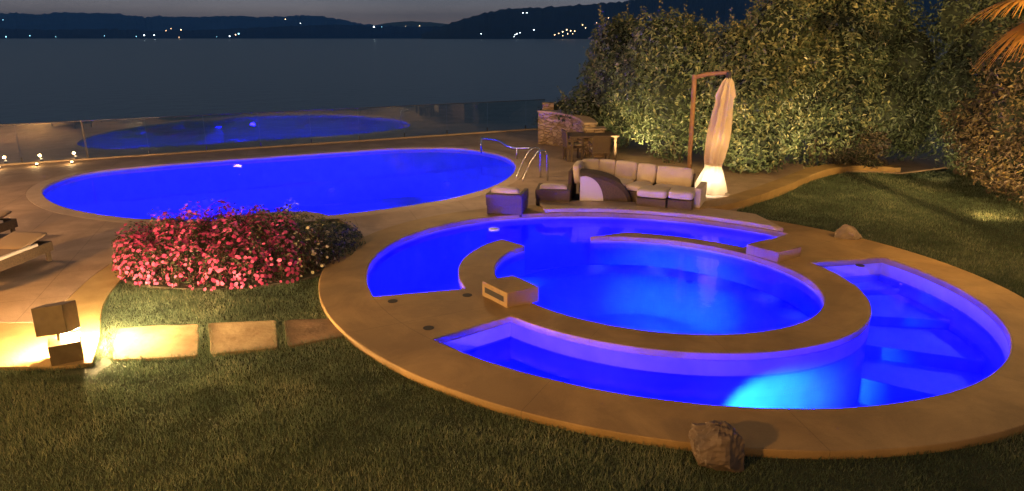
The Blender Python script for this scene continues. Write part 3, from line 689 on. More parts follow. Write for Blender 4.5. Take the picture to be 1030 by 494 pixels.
# ladder and handrail
lad = empty('pool_ladder', (*P(521, 178), -.03), 0, 'chrome pool ladder at the right end of the oval pool', 'ladder')
lx, ly = P(516, 178)[0], P(516, 178)[1]
for dx, dy in ((0, 0), (.16, -.42)):
    b0 = P(538, 172); ex = b0[0] - lx; ey = b0[1] - ly
    pts_ = smooth_line([(-.1 + dx, dy, -.9), (-.05 + dx, dy, -.1), (.05 + dx, dy + .02, .25), (.28 + dx, dy + .05, .68), (.45 + dx, dy + .08, .78), (.58 + dx, dy + .09, .66), (.60 + dx, dy + .1, 0)], 5)
    m_ = MB(); m_.tube(pts_, .022, 8); m_.build('handrail', M_steel, lad, smooth=True)
for z in (-.35, -.65): m_ = MB(); m_.box((-.02, -.2, z), (.08, .46, .03)); m_.build('rung', M_steel, lad)
hp = [(*P(484, 139, .45), .45), (*P(500, 141, .45), .45), (*P(511, 147, .35), .35), (*P(520, 149, .3), .3), (*P(534, 149, .32), .32)]
m_ = MB(); m_.tube(smooth_line(hp, 6), .03, 8); m_.tube([(*hp[0][:2], -.03), hp[0]], .025, 8); m_.tube([(*hp[3][:2], -.03), hp[3]], .025, 8)
tag(m_.build('curved_rail', M_steel, None, smooth=True), 'low curved chrome rail beyond the end of the oval pool', 'handrail')

# ------------------------------------------------------------------ lantern
la_p = P(67, 368, LZ)
lan = empty('garden_lantern', (la_p[0] - .03, la_p[1] + .09, LZ), R(4), 'bronze garden lantern of two stacked cubes, the upper one tilted', 'lantern')
m_ = MB(); m_.box((0, 0, .145), (.32, .30, .29), Euler((0, 0, R(28))).to_matrix()); m_.build('lower_cube', M_bronze, lan, bevel=.006)
rot = Euler((R(-12), R(-5), R(6))).to_matrix()
m_ = MB(); m_.box((-.06, .04, .545), (.33, .33, .33), rot); m_.build('upper_cube', M_bronze, lan, bevel=.006)
m_ = MB(); m_.tube([(-.06, .0, .27), (-.05, .02, .42)], .02, 8); m_.build('post', M_bronze, lan)
m_ = MB(); m_.tube([(.0, .05, .345), (.01, .05, .355)], .05, 16); m_.build('lamp_lens', M_lampface, lan)

# ------------------------------------------------------------------ rocks
def rock(p, w, d, h, label, m, seed):
    rs = np.random.default_rng(seed); n_u, n_v = 40, 26; v = []; f = []
    pl = rs.normal(size=(16, 3)); pl[:, 2] = pl[:, 2] * .7 + .1; pl /= np.linalg.norm(pl, axis=1, keepdims=True); off = rs.uniform(.72, 1., 16)
    for j in range(n_v + 1):
        for i in range(n_u):
            t, q = PI * j / n_v, 2 * PI * i / n_u; u = np.array([math.sin(t) * math.cos(q), math.sin(t) * math.sin(q), math.cos(t)])
            dd = pl @ u; r = min([o / x for o, x in zip(off, dd) if x > .15] + [1.15]); r *= 1 + .03 * math.sin(9 * u[0] + 4 * u[2]) + .035 * math.sin(17 * u[1] + 11 * u[2] * u[0]) + .02 * rs.normal()
            v.append((u[0] * r * w, u[1] * r * d, max(-.06, h * .42 + u[2] * r * h * .6)))
    for j in range(n_v):
        for i in range(n_u): f.append((j * n_u + i, j * n_u + (i + 1) % n_u, (j + 1) * n_u + (i + 1) % n_u, (j + 1) * n_u + i)[::-1])
    o = MB().add(v, f).build('rock', m); o.location = (*p, LZ); return tag(o, label, 'rock')
p = P(727, 470); rock((p[0], p[1] + .18), .27, .22, .42, 'dark craggy boulder on the grass against the near spa deck', M_rock, 3)
p = P(856, 241); rock((p[0], p[1] + .15), .25, .2, .30, 'pale boulder on the grass behind the spa deck', M_rock2, 8)

# ------------------------------------------------------------------ curved kerb by the lawn
kb = [Vector(q) for q in smooth_line([P(700, 214), P(742, 206), P(790, 189), P(828, 174), P(862, 170), P(905, 172)], 8)]
outer = []; innr = []
for i, q in enumerate(kb):
    d = (kb[min(i + 1, len(kb) - 1)] - kb[max(i - 1, 0)]).normalized(); nn = Vector((-d.y, d.x)); wd = .42
    outer.append(tuple(q + nn * wd * .9)); innr.append(tuple(q - nn * .08))
tag(plate('stone_kerb', innr + outer[::-1], [], .10, .3, M_deck, None, .012), 'curved tan stone kerb between the hedge and the back lawn', 'kerb')

# ------------------------------------------------------------------ parasol
ux, uy = P(692, 190)
um = empty('parasol', (ux, uy, -.03), 0, 'closed cream cantilever parasol with wooden post before the hedge', 'parasol')
m_ = MB(); m_.box((0, 0, .05), (.7, .7, .08)); m_.build('base_plate', M_darkbox, um, bevel=.01)
m_ = MB(); m_.tube([(0, 0, .09), (-.05, 0, 2.72)], .055, 12); m_.build('pole', M_wood, um)
cxp = P(728, 78, 2.85); tipx = cxp[0] - ux; tipy = -.45
tipx = .60
m_ = MB(); m_.tube([(-.06, 0, 2.66), (.2, -.12, 2.74), (tipx, tipy, 2.80)], [.05, .05, .045], 10); m_.build('arm', M_wood, um)
m_ = MB(); m_.tube([(tipx, tipy, 2.82), (tipx, tipy, 2.62)], .06, 12); m_.build('hub', M_darkbox, um)
# folded canopy: pleated column, tied near its foot, flared hem
v = []; fcs = []; nu = 72; prof = [(2.70, .05), (2.60, .11), (2.45, .15), (2.28, .20), (2.2, .17), (1.9, .20), (1.5, .225), (1.15, .23), (.86, .20), (.72, .165), (.64, .175), (.5, .23), (.34, .29), (.18, .35), (.05, .39)]
for j, (z, r) in enumerate(prof):
    for i in range(nu):
        a = 2 * PI * i / nu; pl_ = 1 + (.24 if j < 10 else .12) * math.sin(a * 8 + .35 * math.sin(j * .9) + .12 * j) * (1 if j > 0 else .3) + .05 * math.sin(a * 4 + z * 3)
        lean = -.22 * (2.66 - z) / 2.6
        v.append((tipx + lean + r * pl_ * math.cos(a), tipy + r * pl_ * math.sin(a) * .85, z))
for j in range(len(prof) - 1):
    for i in range(nu): fcs.append((j * nu + i, (j + 1) * nu + i, (j + 1) * nu + (i + 1) % nu, j * nu + (i + 1) % nu))
fcs.append(tuple(range(nu)))
MB().add(v, fcs).build('canopy', M_canopy, um, smooth=True)
m_ = MB(); m_.tube([(tipx - .166, tipy, .70), (tipx - .162, tipy, .75)], .19, 24); m_.build('strap', M_canopy, um)

# ------------------------------------------------------------------ lounge furniture
so = empty('corner_sofa', (1.6, 15.6, -.03), 0, 'wicker corner sofa with cream cushions in front of the hedge', 'sofa')
def frame_line(a, b):
    a = Vector(a); b = Vector(b); d = b - a; return (a + b) / 2, math.atan2(d.y, d.x), d.length
ox, oy = 1.6, 15.6
def loc(x, y): return (x - ox, y - oy)
segs = [((1.45, 15.15), (1.62, 15.85)), ((1.66, 15.9), (2.05, 15.98)), ((2.07, 15.95), (2.42, 15.8)), ((2.44, 15.78), (2.88, 15.5)), ((2.9, 15.45), (3.25, 15.2)), ((3.28, 15.15), (3.95, 14.75))]
for a, b in segs:
    c, rz, l = frame_line(a, b); c2 = loc(c.x, c.y); rt = Euler((R(-8), 0, rz)).to_matrix(); r2 = Euler((0, 0, rz)).to_matrix()
    soft('back_cushion', (c2[0], c2[1], .60), (l, .16, .42), M_cush, so, rt, .035, .015)
    nrm = Vector((math.sin(rz), -math.cos(rz)));
    m_ = MB(); m_.box((c2[0] - nrm.x * .14, c2[1] - nrm.y * .14, .34), (l + .05, .08, .68), r2); m_.build('back_panel', M_wicker, so, bevel=.01)
    sc_ = (c2[0] + nrm.x * .38, c2[1] + nrm.y * .38)
    if l > .3:
        soft('seat_cushion', (*sc_, .37), (l * .93, .62, .14), M_cush, so, r2, .05, .015)
        m_ = MB(); m_.box((*sc_, .16), (l * .9, .6, .28), r2); m_.build('seat_base', M_wicker, so, bevel=.01)
# modules of the sofa's right end, pale panels toward the pool
for cx_, cy_, w, d, h in ((3.05, 14.35, .62, .55, .40), (3.62, 14.15, .5, .62, .42)):
    c2 = loc(cx_, cy_); r2 = Euler((0, 0, R(-24))).to_matrix()
    m_ = MB(); m_.box((*c2, h / 2 - .05), (w, d, h - .12), r2); m_.build('seat_base', M_wicker, so, bevel=.01)
    soft('seat_cushion', (*c2, h - .01), (w * 1.02, d * 1.02, .17), M_cush, so, r2, .05, .015)
c2 = loc(4.05, 14.35); m_ = MB(); m_.box((*c2, .27), (.14, .8, .54), Euler((0, 0, R(-24))).to_matrix()); m_.build('arm', M_cush, so, bevel=.02)
# pod chair: curved wicker shell with pale lining facing the pool
px_, py_ = P(585, 206)
pod = empty('pod_chair', (px_ , py_ + .45, -.03), R(-6), 'curved wicker shell chair with pale curved side panel, before the sofa', 'chair')
prof_ = [(0, 0)] + [(1.15 * math.sin(PI / 2 * k / 22), .70 * math.cos(PI / 2 * k / 22) ** .9) for k in range(23)]
v = []; dd_ = (-.36, -.30, .30, .38)
rings = [(.92, -.36), (1.0, -.28), (1.0, .30), (.92, .38)]
for sc_, yy in rings: v += [(x * sc_ + .02 * (1 - sc_), yy, z * sc_) for x, z in prof_]
n_ = len(prof_); fcs = [tuple(range(n_))[::-1], tuple(range(3 * n_, 4 * n_))]
for k in range(3):
    for i in range(n_): fcs.append((k * n_ + i, k * n_ + (i + 1) % n_, (k + 1) * n_ + (i + 1) % n_, (k + 1) * n_ + i))
MB().add(v, fcs).build('shell', M_wicker, pod)
v = [(.0, -.38, .02), (.0, -.38, .64)] + [(.52 * math.sin(PI * .5 * k / 14 + .08) ** .9 if k < 15 else 0, -.38, .64 * math.cos(PI * .5 * k / 14) + .02) for k in range(1, 15)]
n_ = len(v); v += [(x, y + .04, z) for x, y, z in v]
MB().add(v, [tuple(range(n_)), tuple(range(n_, 2 * n_))[::-1]] + [(j, j + n_, (j + 1) % n_ + n_, (j + 1) % n_) for j in range(n_)]).build('side_lining', M_white, pod)
# two low wicker armchairs with their backs to the pool
def armchair(p, rz, label, sz=.88):
    t = empty('wicker_armchair', (*p, -.03), rz, label, 'armchair', 'wicker armchairs behind the spa'); t.scale = (.95, .9, sz)
    m_ = MB(); m_.box((0, .0, .20), (.78, .80, .28)); m_.build('base', M_wicker, t, bevel=.015)
    for s in (-1, 1): m_ = MB(); m_.box((s * .35, .02, .40), (.10, .78, .26)); m_.build('armrest', M_wicker, t, bevel=.02)
    m_ = MB(); m_.box((0, -.38, .40), (.80, .10, .30), Euler((R(6), 0, 0)).to_matrix()); m_.build('backrest', M_wicker, t, bevel=.02)
    soft('seat_cushion', (0, .06, .40), (.60, .62, .14), M_cush, t, None, .05, .01)
    soft('back_cushion', (0, -.24, .50), (.60, .20, .34), M_cush, t, Euler((R(10), 0, 0)).to_matrix(), .07, .02)
    for sx in (-1, 1):
        for sy in (-1, 1): m_ = MB(); m_.box((sx * .36, sy * .34, .03), (.05, .05, .06)); m_.build('leg', M_darkbox, t)
    return t
q = P(513, 216); armchair((q[0] - .05, q[1] + .30), R(-12), 'wicker armchair nearest the oval pool, cream cushion showing over its back')
q = P(558, 207); armchair((q[0], q[1] + .35), R(-8), 'lower wicker armchair between the other armchair and the curved shell chair', .72)

# dining set
dt = empty('dining_table', (2.35, 20.6, -.03), R(10), 'dark wicker dining table before the stone bar wall', 'table')
m_ = MB(); m_.box((0, 0, .73), (1.5, .95, .05)); m_.build('tabletop', M_wicker, dt, bevel=.01)
for sx in (-1, 1):
    for sy in (-1, 1): m_ = MB(); m_.box((sx * .66, sy * .4, .35), (.07, .07, .70)); m_.build('leg', M_wicker, dt)
def dchair(p, rz, label):
    t = empty('dining_chair', (*p, -.03), rz, label, 'chair', 'wicker dining chairs round the table')
    m_ = MB(); m_.box((0, 0, .42), (.52, .52, .07)); m_.build('seat', M_wicker, t, bevel=.01)
    m_ = MB(); m_.box((0, -.25, .67), (.52, .05, .46), Euler((R(8), 0, 0)).to_matrix()); m_.build('backrest', M_wicker, t, bevel=.01)
    for s in (-1, 1):
        m_ = MB(); m_.box((s * .26, 0, .63), (.04, .5, .04)); m_.box((s * .26, .22, .52), (.04, .04, .2)); m_.build('armrest', M_wicker, t)
        for sy in (-1, 1): m_ = MB(); m_.box((s * .23, sy * .22, .2), (.045, .045, .40)); m_.build('leg', M_wicker, t)
    soft('cushion', (0, .0, .48), (.46, .46, .06), M_cush, t, None, .025, .01)
q = P(576, 160); dchair(q, R(-80), 'wicker dining chair at the left end of the table, seat cushion visible')
q = P(603, 166); dchair((q[0], q[1] + .1), R(5), 'wicker dining chair with its broad back to the pool')

# stone bar wall
bw_ = smooth_line([P(541, 144), P(560, 146), P(580, 151), P(588, 156)], 6)
bwt = empty('stone_bar_wall', (*bw_[0], -.03), 0, 'curved rubble stone bar wall with pale coping beyond the dining table', 'wall')
o0 = bw_[0]
def band(line, off, z0, z1, m, name, par, org, zs=None):
    Lp = [Vector(q) - Vector(org) for q in line]; a = []; b = []
    for i, q in enumerate(Lp):
        d = (Lp[min(i + 1, len(Lp) - 1)] - Lp[max(i - 1, 0)]).normalized(); nn = Vector((-d.y, d.x)); a.append(q + nn * off[0]); b.append(q + nn * off[1])
    n = len(Lp); v = []
    for i in range(n):
        dz = zs[i] if zs else 0
        v += [(*a[i], z0 if z0 <= 0 else z0 + dz), (*b[i], z0 if z0 <= 0 else z0 + dz), (*b[i], z1 + dz), (*a[i], z1 + dz)]
    f_ = [(0, 3, 2, 1), tuple((n - 1) * 4 + k for k in range(4))]
    for i in range(n - 1):
        for k in range(4): f_.append((i * 4 + k, i * 4 + (k + 1) % 4, (i + 1) * 4 + (k + 1) % 4, (i + 1) * 4 + k))
    return MB().add(v, f_).build(name, m, par)
nb = len(bw_); zs = [-.12 * (i / (nb - 1)) ** 2 for i in range(nb)]
band(bw_, (0, .35), 0, 1.08, M_stone, 'stonework', bwt, o0, zs); band(bw_, (-.04, .39), 1.082, 1.14, M_cope, 'coping', bwt, o0, zs)
q = Vector(P(596, 158)) - Vector(o0)
m_ = MB(); m_.box((q.x + .05, q.y + .35, .42), (.62, .5, .84)); m_.build('counter_block', M_stone, bwt); m_ = MB(); m_.box((q.x + .05, q.y + .35, .865), (.70, .58, .05)); m_.build('counter_top', M_cope, bwt)
bx = P(549, 110, 1.15); m_ = MB(); m_.box((bx[0] + .1, bx[1] + .5, .65), (.38, .35, 1.36)); tag(m_.build('chimney_block', M_stone, None), 'small warm stone block just behind the left end of the bar wall', 'stone block'); 

# sun loungers at the left
def lounger(p, rz, label):
    t = empty('sun_lounger', (*p, -.03), rz, label, 'sun lounger', 'sun loungers by the oval pool')
    m_ = MB()
    for s in (-1, 1): m_.box((0, s * .33, .24), (1.95, .05, .16))
    for s in (-1, 1): m_.box((s * .96, 0, .24), (.05, .70, .16))
    m_.build('frame', M_wicker, t, bevel=.006)
    for sx in (-1, 1):
        for sy in (-1, 1): m_ = MB(); m_.box((sx * .88, sy * .32, .08), (.06, .05, .16)); m_.build('leg', M_wicker, t)
    for s in (-1, 1): m_ = MB(); m_.box((-.1, s * .335, .345), (1.55, .055, .045)); m_.build('side_rail', M_white, t, bevel=.008)
    soft('mattress', (-.2, 0, .335), (1.30, .60, .05), M_matt, t, None, .02, .003)
    soft('back_mattress', (.68, 0, .40), (.62, .60, .05), M_matt, t, Euler((0, R(-10), 0)).to_matrix(), .03, .005)
    return t
lounger((-8.15, 10.0), R(84), 'sun lounger nearest the lantern with slightly raised back and pale side rails')
lounger((-9.75, 11.45), R(84), 'sun lounger further along, only its pale end in view')

# ------------------------------------------------------------------ lake, shore, hills
M_lake = bpy.data.materials.new('lake_water'); M_lake.use_nodes = True
b = M_lake.node_tree.nodes['Principled BSDF']; b.inputs['Base Color'].default_value = (.024, .046, .07, 1); b.inputs['Roughness'].default_value = .3
nt = M_lake.node_tree; g = nt.nodes.new('ShaderNodeNewGeometry'); n1 = nt.nodes.new('ShaderNodeTexNoise'); n1.inputs['Scale'].default_value = .35; n1.inputs['Detail'].default_value = 6
bp = nt.nodes.new('ShaderNodeBump'); bp.inputs['Strength'].default_value = .45; bp.inputs['Distance'].default_value = .5
nt.links.new(g.outputs['Position'], n1.inputs['Vector']); nt.links.new(n1.outputs['Fac'], bp.inputs['Height']); nt.links.new(bp.outputs[0], b.inputs['Normal'])
LK = -7.
m_ = MB(); m_.add([(-9000, -200, LK), (9000, -200, LK), (9000, 12000, LK), (-9000, 12000, LK)], [(0, 1, 2, 3)]); tag(m_.build('lake_water', M_lake), kind='structure')

def hill(name, prof, dist, depth, m, seed, rough=1.):
    """prof: (photo x, photo y) of the ridge; a real slope from the shore up to the ridge and down behind"""
    rs = np.random.default_rng(seed); xs = np.arange(prof[0][0], prof[-1][0] + .1, 3.0); ys = np.interp(xs, [p[0] for p in prof], [p[1] for p in prof])
    k = np.ones(5) / 5; ysm = np.convolve(np.pad(ys, 2, 'edge'), k, 'valid')
    rows = 10; v = []; f_ = []
    ridge = dist + depth
    for i, (x, y) in enumerate(zip(xs, ysm)):
        u = (x - 515) / FOC; el = (34 - y) / FOC * math.cos(PITCH) ** 2 * 1.04
        jag = rs.normal() * .0006 * rough
        hz = (el + jag) * ridge * 1.0 + CAMH - LK
        for j in range(rows + 3):
            t = j / rows
            if t <= 1: dd = dist + depth * t; hh = hz * (t ** .8) * (1 + .05 * math.sin(x * .2 + j) * (1 - t) + rs.normal() * .012 * (1 - t))
            else: dd = dist + depth * (1 + (t - 1) * 4); hh = hz * (1 - (t - 1) * 4)
            v.append((u * dd * .965, dd, LK - .5 + max(0, hh)))
    nr = rows + 3
    for i in range(len(xs) - 1):
        for j in range(nr - 1): f_.append((i * nr + j, (i + 1) * nr + j, (i + 1) * nr + j + 1, i * nr + j + 1))
    return tag(MB().add(v, f_).build(name, m), kind='structure')
M_h1 = mat('hazed_far_forest', (.03, .19, .42), .95, noise=(.01, (.02, .14, .33), 8))  # blue of the hazy air is put into the forest colours here
M_h2 = mat('hazed_shore_forest', (.012, .10, .24), .95, noise=(.02, (.008, .07, .18), 8))
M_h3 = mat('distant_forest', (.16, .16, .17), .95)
M_h4 = mat('hazed_near_forest', (.012, .06, .15), .95, noise=(.03, (.016, .05, .10), 8))
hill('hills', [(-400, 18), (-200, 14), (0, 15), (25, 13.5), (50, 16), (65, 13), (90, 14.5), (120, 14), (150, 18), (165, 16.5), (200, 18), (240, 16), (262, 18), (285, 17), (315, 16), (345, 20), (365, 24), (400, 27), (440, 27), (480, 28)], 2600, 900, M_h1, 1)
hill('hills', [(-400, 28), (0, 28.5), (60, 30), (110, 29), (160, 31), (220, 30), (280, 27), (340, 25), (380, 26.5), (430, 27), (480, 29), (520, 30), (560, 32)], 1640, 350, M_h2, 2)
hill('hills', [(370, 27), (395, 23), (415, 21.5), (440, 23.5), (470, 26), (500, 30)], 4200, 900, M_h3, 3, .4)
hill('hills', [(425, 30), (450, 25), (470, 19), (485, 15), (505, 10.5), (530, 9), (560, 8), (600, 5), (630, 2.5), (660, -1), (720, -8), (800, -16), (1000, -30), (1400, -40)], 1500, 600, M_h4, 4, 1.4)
# shore lights
MW = [mat('shore_lamp_warm', (1, 1, 1), emit=(1, .62, .30), estr=14), mat('shore_lamp_white', (1, 1, 1), emit=(.75, .92, 1), estr=14), mat('shore_lamp_cool', (1, 1, 1), emit=(.25, .7, .9), estr=7)]
lights = [(240, 34, 2, 2.6), (231, 36.5, 1, 1.6), (237, 35, 0, 1.5), (145, 35.5, 1, 1.9), (155, 35.5, 1, 1.6), (150, 36, 2, 1.2), (137, 36.8, 2, 1.1), (182, 30, 0, 1.5), (172, 29, 0, .8), (167, 31, 0, .8),
          (6, 37, 2, 1.8), (22, 37, 2, 1.1), (30, 36, 2, 1.5), (36, 39, 2, 1.6), (56, 37, 2, 1), (76, 38.5, 2, 1.1), (105, 36, 2, .9), (122, 36, 2, 1), (3, 20, 2, 1), (5, 27, 2, .9), (287, 19.5, 0, 1.1), (302, 23.5, 1, 1),
          (376, 27, 1, 2.2), (381, 27.5, 2, 1), (384, 27, 2, .8), (422, 26, 0, 1), (408, 26.5, 0, .7), (484, 34, 1, 1.3), (526, 13, 1, 1.2), (530, 13, 1, 1.2), (520, 34, 1, 1.7), (523, 33, 1, 1.1), (518, 35, 1, 1.1), (537, 30, 1, 1.5), (517, 37, 1, .8),
          (558, 35, 0, 1.3), (562, 33.5, 0, 1.3), (566, 32, 0, 1.6), (570, 30, 0, 1.7), (574, 31, 0, 1.6), (578, 31.5, 0, 1.5), (571, 34, 0, 1.3), (566, 36, 0, 1), (576, 34, 0, 1), (586, 25, 0, 1.5), (589, 28, 0, 1.2), (600, 23, 0, 1), (612, 18, 0, .9), (653, 17, 0, .9), (180, 37.5, 0, .7), (218, 37, 2, .7), (165, 37.5, 2, .7)]
me_l = []
for k in range(3):
    q = MB(); v = []; f_ = []
    for j in range(7):
        for i in range(8): t, a = PI * j / 6, 2 * PI * i / 8; v.append((math.sin(t) * math.cos(a), math.sin(t) * math.sin(a), math.cos(t)))
    for j in range(6):
        for i in range(8): f_.append((j * 8 + i, j * 8 + (i + 1) % 8, (j + 1) * 8 + (i + 1) % 8, (j + 1) * 8 + i))
    me = bpy.data.meshes.new('shore_lamp'); me.from_pydata(v, [], f_); me.materials.append(MW[k]); me.shade_smooth(); me_l.append(me)
kinds = ['warm orange lamp on the far lake shore', 'white lamp on the far lake shore', 'dim bluish lamp on the far lake shore']
lights = [l for i, l in enumerate(lights) if not (l[2] == 2 and i % 2)]
for x, y, k, s in lights:
    D = 1480.; u = (x - 515) / FOC; v_ = (247 - y) / FOC; c, s_ = math.cos(PITCH), math.sin(PITCH); d = Vector((u, c + v_ * s_, -s_ + v_ * c)); d *= D / d.y
    if CAMH + d.z < LK + 1.5: d *= (LK + 1.5 - CAMH) / d.z
    o = bpy.data.objects.new('shore_lamp', me_l[k]); COL.objects.link(o); o.location = (d.x, d.y, CAMH + d.z); o.scale = (s * .55,) * 3
    tag(o, kinds[k], 'lamp', ['warm lamps along the far shore', 'white lamps along the far shore', 'bluish lamps along the far shore'][k])

hz = bpy.data.materials.new('haze'); hz.use_nodes = True; nh = hz.node_tree; nh.nodes.remove(nh.nodes['Principled BSDF'])
pv = nh.nodes.new('ShaderNodeVolumePrincipled'); pv.inputs['Color'].default_value = (.35, .72, 1, 1); pv.inputs['Density'].default_value = .00014
nh.links.new(pv.outputs[0], nh.nodes['Material Output'].inputs['Volume'])
m_ = MB(); m_.box((0, 5500, 147), (17000, 13400, 310)); tag(m_.build('haze', hz), kind='stuff')
# ------------------------------------------------------------------ world (dusk sky)
W = bpy.data.worlds.new('World'); S.world = W; W.use_nodes = True; nt = W.node_tree; N = nt.nodes; L = nt.links
bg = N['Background']; tc = N.new('ShaderNodeTexCoord'); sep = N.new('ShaderNodeSeparateXYZ'); L.new(tc.outputs['Generated'], sep.inputs[0])
rp = N.new('ShaderNodeValToRGB'); e = rp.color_ramp.elements
e[0].position = 0; e[0].color = (.62, .40, .30, 1); e[1].position = 1; e[1].color = (.02, .038, .075, 1)
for p_, c_ in ((.022, (.44, .345, .31)), (.05, (.25, .275, .32)), (.11, (.105, .14, .19)), (.3, (.052, .082, .13))): el = e.new(p_); el.color = (*c_, 1)
L.new(sep.outputs[2], rp.inputs[0])
nz = N.new('ShaderNodeTexNoise'); nz.inputs['Scale'].default_value = 3; nz.inputs['Detail'].default_value = 4; mp = N.new('ShaderNodeMapping'); mp.inputs['Scale'].default_value = (1, 1, 6)
L.new(tc.outputs['Generated'], mp.inputs[0]); L.new(mp.outputs[0], nz.inputs['Vector'])
mr = N.new('ShaderNodeMapRange'); mr.inputs['From Min'].default_value = .3; mr.inputs['From Max'].default_value = .7; mr.inputs['To Min'].default_value = .8; mr.inputs['To Max'].default_value = 1.2
L.new(nz.outputs['Fac'], mr.inputs[0]); L.new(rp.outputs[0], bg.inputs[0]); L.new(mr.outputs[0], bg.inputs[1])

# ------------------------------------------------------------------ lamps
lx, ly = la_p[0], la_p[1] + .17
lamp('POINT', 'lantern_light', (lx - .005, ly + .13, LZ + .30), 1000, (1, .64, .30), .05)
lamp('POINT', 'lantern_light', (lx - .16, ly + .08, LZ + .27), 170, (1, .62, .28), .05)
WARM = (1, .50, .13)
lamp('POINT', 'garden_lamp', (-9.5, 7.0, 1.35), 1150, WARM, .15)
lamp('SPOT', 'house_lamp_and_fill', (-6.5, -1.5, 4.6), 4300, WARM, .25, (.6, 10.5, 0), 72, 1.)
lamp('POINT', 'house_lamp_and_fill', (6.0, -3.0, 5.0), 600, WARM, .3)
lamp('SPOT', 'house_lamp_and_fill', (9.5, 5.0, 6.0), 9000, (1, .62, .22), .2, (8.8, 20, 4.4), 70, .8)  # added spot that brightens the hedge tops, not a known house lamp
lamp('POINT', 'terrace_lamp', (-13.5, 12.5, 2.6), 950, (1, .55, .25), .15)
lamp('POINT', 'lounge_lamp', (-1.5, 17.4, 3.2), 420, (1, .62, .28), .12)
lamp('POINT', 'parasol_lamp_and_fill', (ux + tipx - .20, uy + tipy - .0, .34), 20, (1, .92, .80), .06)
lamp('POINT', 'parasol_lamp_and_fill', (ux + tipx - .12, uy + tipy, 1.25), 2.2, (1, .70, .36), .04)  # added inside the folded canopy to make the whole cloth glow
for p_, t_, e_ in (((5.7, 16.5, .12), (6.7, 18.9, 2.6), 640), ((3.3, 19.3, .12), (4.2, 22.0, 2.6), 780), ((7.6, 16.9, .12), (8.8, 19.5, 3.2), 560), ((10.8, 16.6, .12), (11.6, 19.4, 2.4), 380), ((4.7, 17.6, .12), (5.1, 20.2, 2.6), 480)):
    lamp('SPOT', 'hedge_uplight', p_, e_, (1, .69, .32), .05, t_, 105, .7)
lamp('SPOT', 'shrub_lamp', (9.3, 13.3, .1), 420, (1, .56, .2), .05, (11.3, 14.8, 1.3), 95, .8)
lamp('POINT', 'lawn_lamp', (9.3, 15.6, .5), 16, (1, .62, .25), .05)
lamp('POINT', 'palm_fill', (7.9, 10.4, 2.6), 330, (1, .55, .16), .08)  # added light without a fixture, brightens the palm fronds
# underwater
wall_lamps(E_RI, [TH(x, y, E_RI) for x, y in ((530, 303), (600, 326), (690, 335), (770, 326), (822, 306))], .975, -.26, 230, .0, spa, (.001, .0015, 1), -1.1)
near_ = [TH(x, y, E_RI) for x, y in ((503, 270), (520, 296), (560, 317), (620, 331), (690, 336), (770, 327), (822, 306))]
wall_lamps(E_RI, near_, .975, -.24, 220, .0, spa, (.001, .0015, 1), pitch=14, spread=36)  # narrow lights added to reach the far wall
wall_lamps(E_RI, [TH(x, y, E_RI) for x, y in ((600, 237), (660, 242), (725, 251), (790, 266), (825, 285))], .975, -.26, 70, .0, spa, (.001, .0012, 1), pitch=62, spread=100)  # fill lights added on the far wall to lift the bench
wall_lamps(E_WAT, [TH(x, y, E_WAT) for x, y in ((420, 234), (470, 222), (540, 216), (610, 214))], .985, -.3, 110, .5, spa, BLUE, pitch=62, spread=100)
wall_lamps(E_RI, [TH(503, 262, E_RI), TH(512, 253, E_RI)], .985, -.3, 130, .0, spa, (.001, .006, 1))  # added to lift the dark spot beside the opening
wall_lamps(E_WAT, [TH(x, y, E_WAT) for x, y in ((374, 285), (371, 268), (392, 246))], .985, -.30, 300, .72, spa, BLUE, -.8)
wall_lamps(E_RO, [TH(x, y, E_RO) for x, y in ((466, 280), (472, 257))], 1.02, -.3, 150, 1.3, spa, BLUE, -.9)
wall_lamps(E_MID, [TH(x, y, E_MID) for x, y in ((660, 232), (720, 238))], 1.02, -.3, 150, 1.4, spa, BLUE, -.9)
tb1 = tB1 + (2 * PI if tB1 < tB0 else 0)
wall_lamps(E_WAT, [tB0 + .12, tB0 + .45, tB0 + .85, tB0 + 1.3, tb1 - 1.5], .985, -.44, 300, .7, spa, BLUE, -1.0, pitch=32)
wall_lamps(E_WAT, [TH(x, y, E_WAT) for x, y in ((1003, 374), (968, 394), (915, 407))], .985, -.44, 90, .3, spa, BLUE, pitch=16, spread=60)
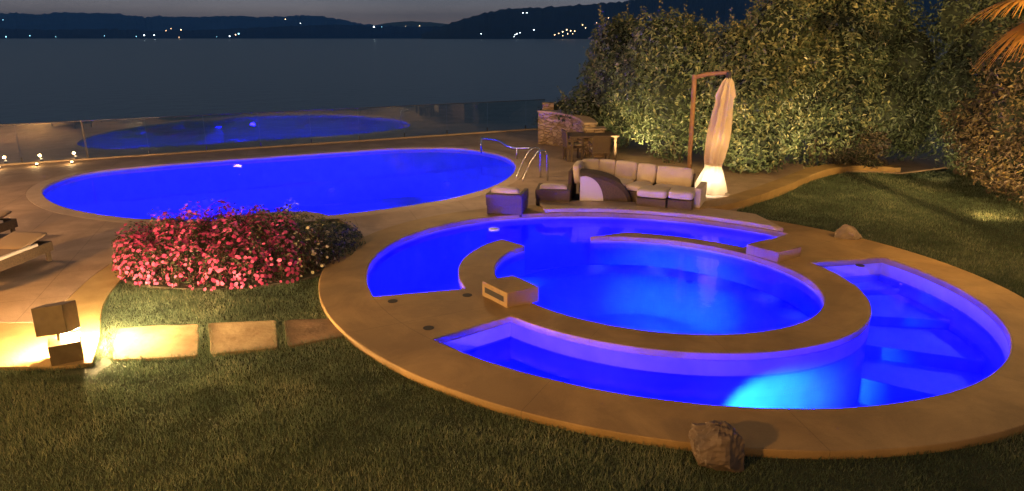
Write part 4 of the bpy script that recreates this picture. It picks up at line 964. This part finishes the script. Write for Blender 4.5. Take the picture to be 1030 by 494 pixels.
wall_lamps(E_WAT, [tb1 - .12, tb1 - .4, tb1 - .7], .99, -.355, 60, .8, spa, BLUE, pitch=35, spread=140)  # added so the steps are lit more evenly
wall_lamps(E_RO, [tb1 - .35, tb1 - .7, tb1 - 1.0], 1.012, -.37, 60, 1.3, spa, BLUE, pitch=12, spread=150)  # added to lift the dark outer wall by the steps
_n = len(pool_in)
for q in [(60, 206), (130, 218), (210, 221.5), (290, 219), (365, 212), (430, 203), (490, 189), (517, 168)]:
    w = Vector(P(*q)); i = min(range(_n), key=lambda i: (Vector(pool_in[i]) - w).length); p0 = Vector(pool_in[i]); p1 = p0.lerp(Vector(PC), .7)
    lamp('AREA', 'underwater_lamp_and_fill', (*p0, -.42), 1500, BLUE, .22, (*(p0 + (Vector(PC) - p0).normalized()), -1.25), 96)
for q in [(90, 172), (200, 161), (330, 152), (450, 147)]:
    w = Vector(P(*q)); i = min(range(_n), key=lambda i: (Vector(pool_in[i]) - w).length); p0 = Vector(pool_in[i]); p1 = p0.lerp(Vector(PC), .7)
    lamp('AREA', 'underwater_lamp_and_fill', (*p0, -1.2), 90, BLUE, .18, (p0.x * .9 + p1.x * .1, p0.y * .9 + p1.y * .1, -3.5))
# cyan lamps
p0 = E(E_WAT, TH(800, 430, E_WAT), .98); p1 = E(E_RO, TH(792, 360, E_RO), 1.0)
lamp('SPOT', 'underwater_spot', (*p0, -.78), 1150, (.04, .42, 1.), .06, (*p1, -.90), 58, .5)
p0 = E(E_RI, TH(690, 338, E_RI), .97); p1 = P(680, 318, -1.1)
lamp('SPOT', 'underwater_spot', (*p0, -.25), 900, (.02, .40, 1.), .05, (*p1, -1.1), 50, .95)

S.view_settings.view_transform = 'Standard'; S.view_settings.look = 'None'; S.view_settings.gamma = 1; S.view_settings.exposure = 0
S.render.engine = 'CYCLES'; c = S.cycles; c.max_bounces = 8; c.transparent_max_bounces = 16; c.diffuse_bounces = 3; c.glossy_bounces = 3; c.use_denoising = True; c.sample_clamp_indirect = 40; c.caustics_reflective = False; c.caustics_refractive = False
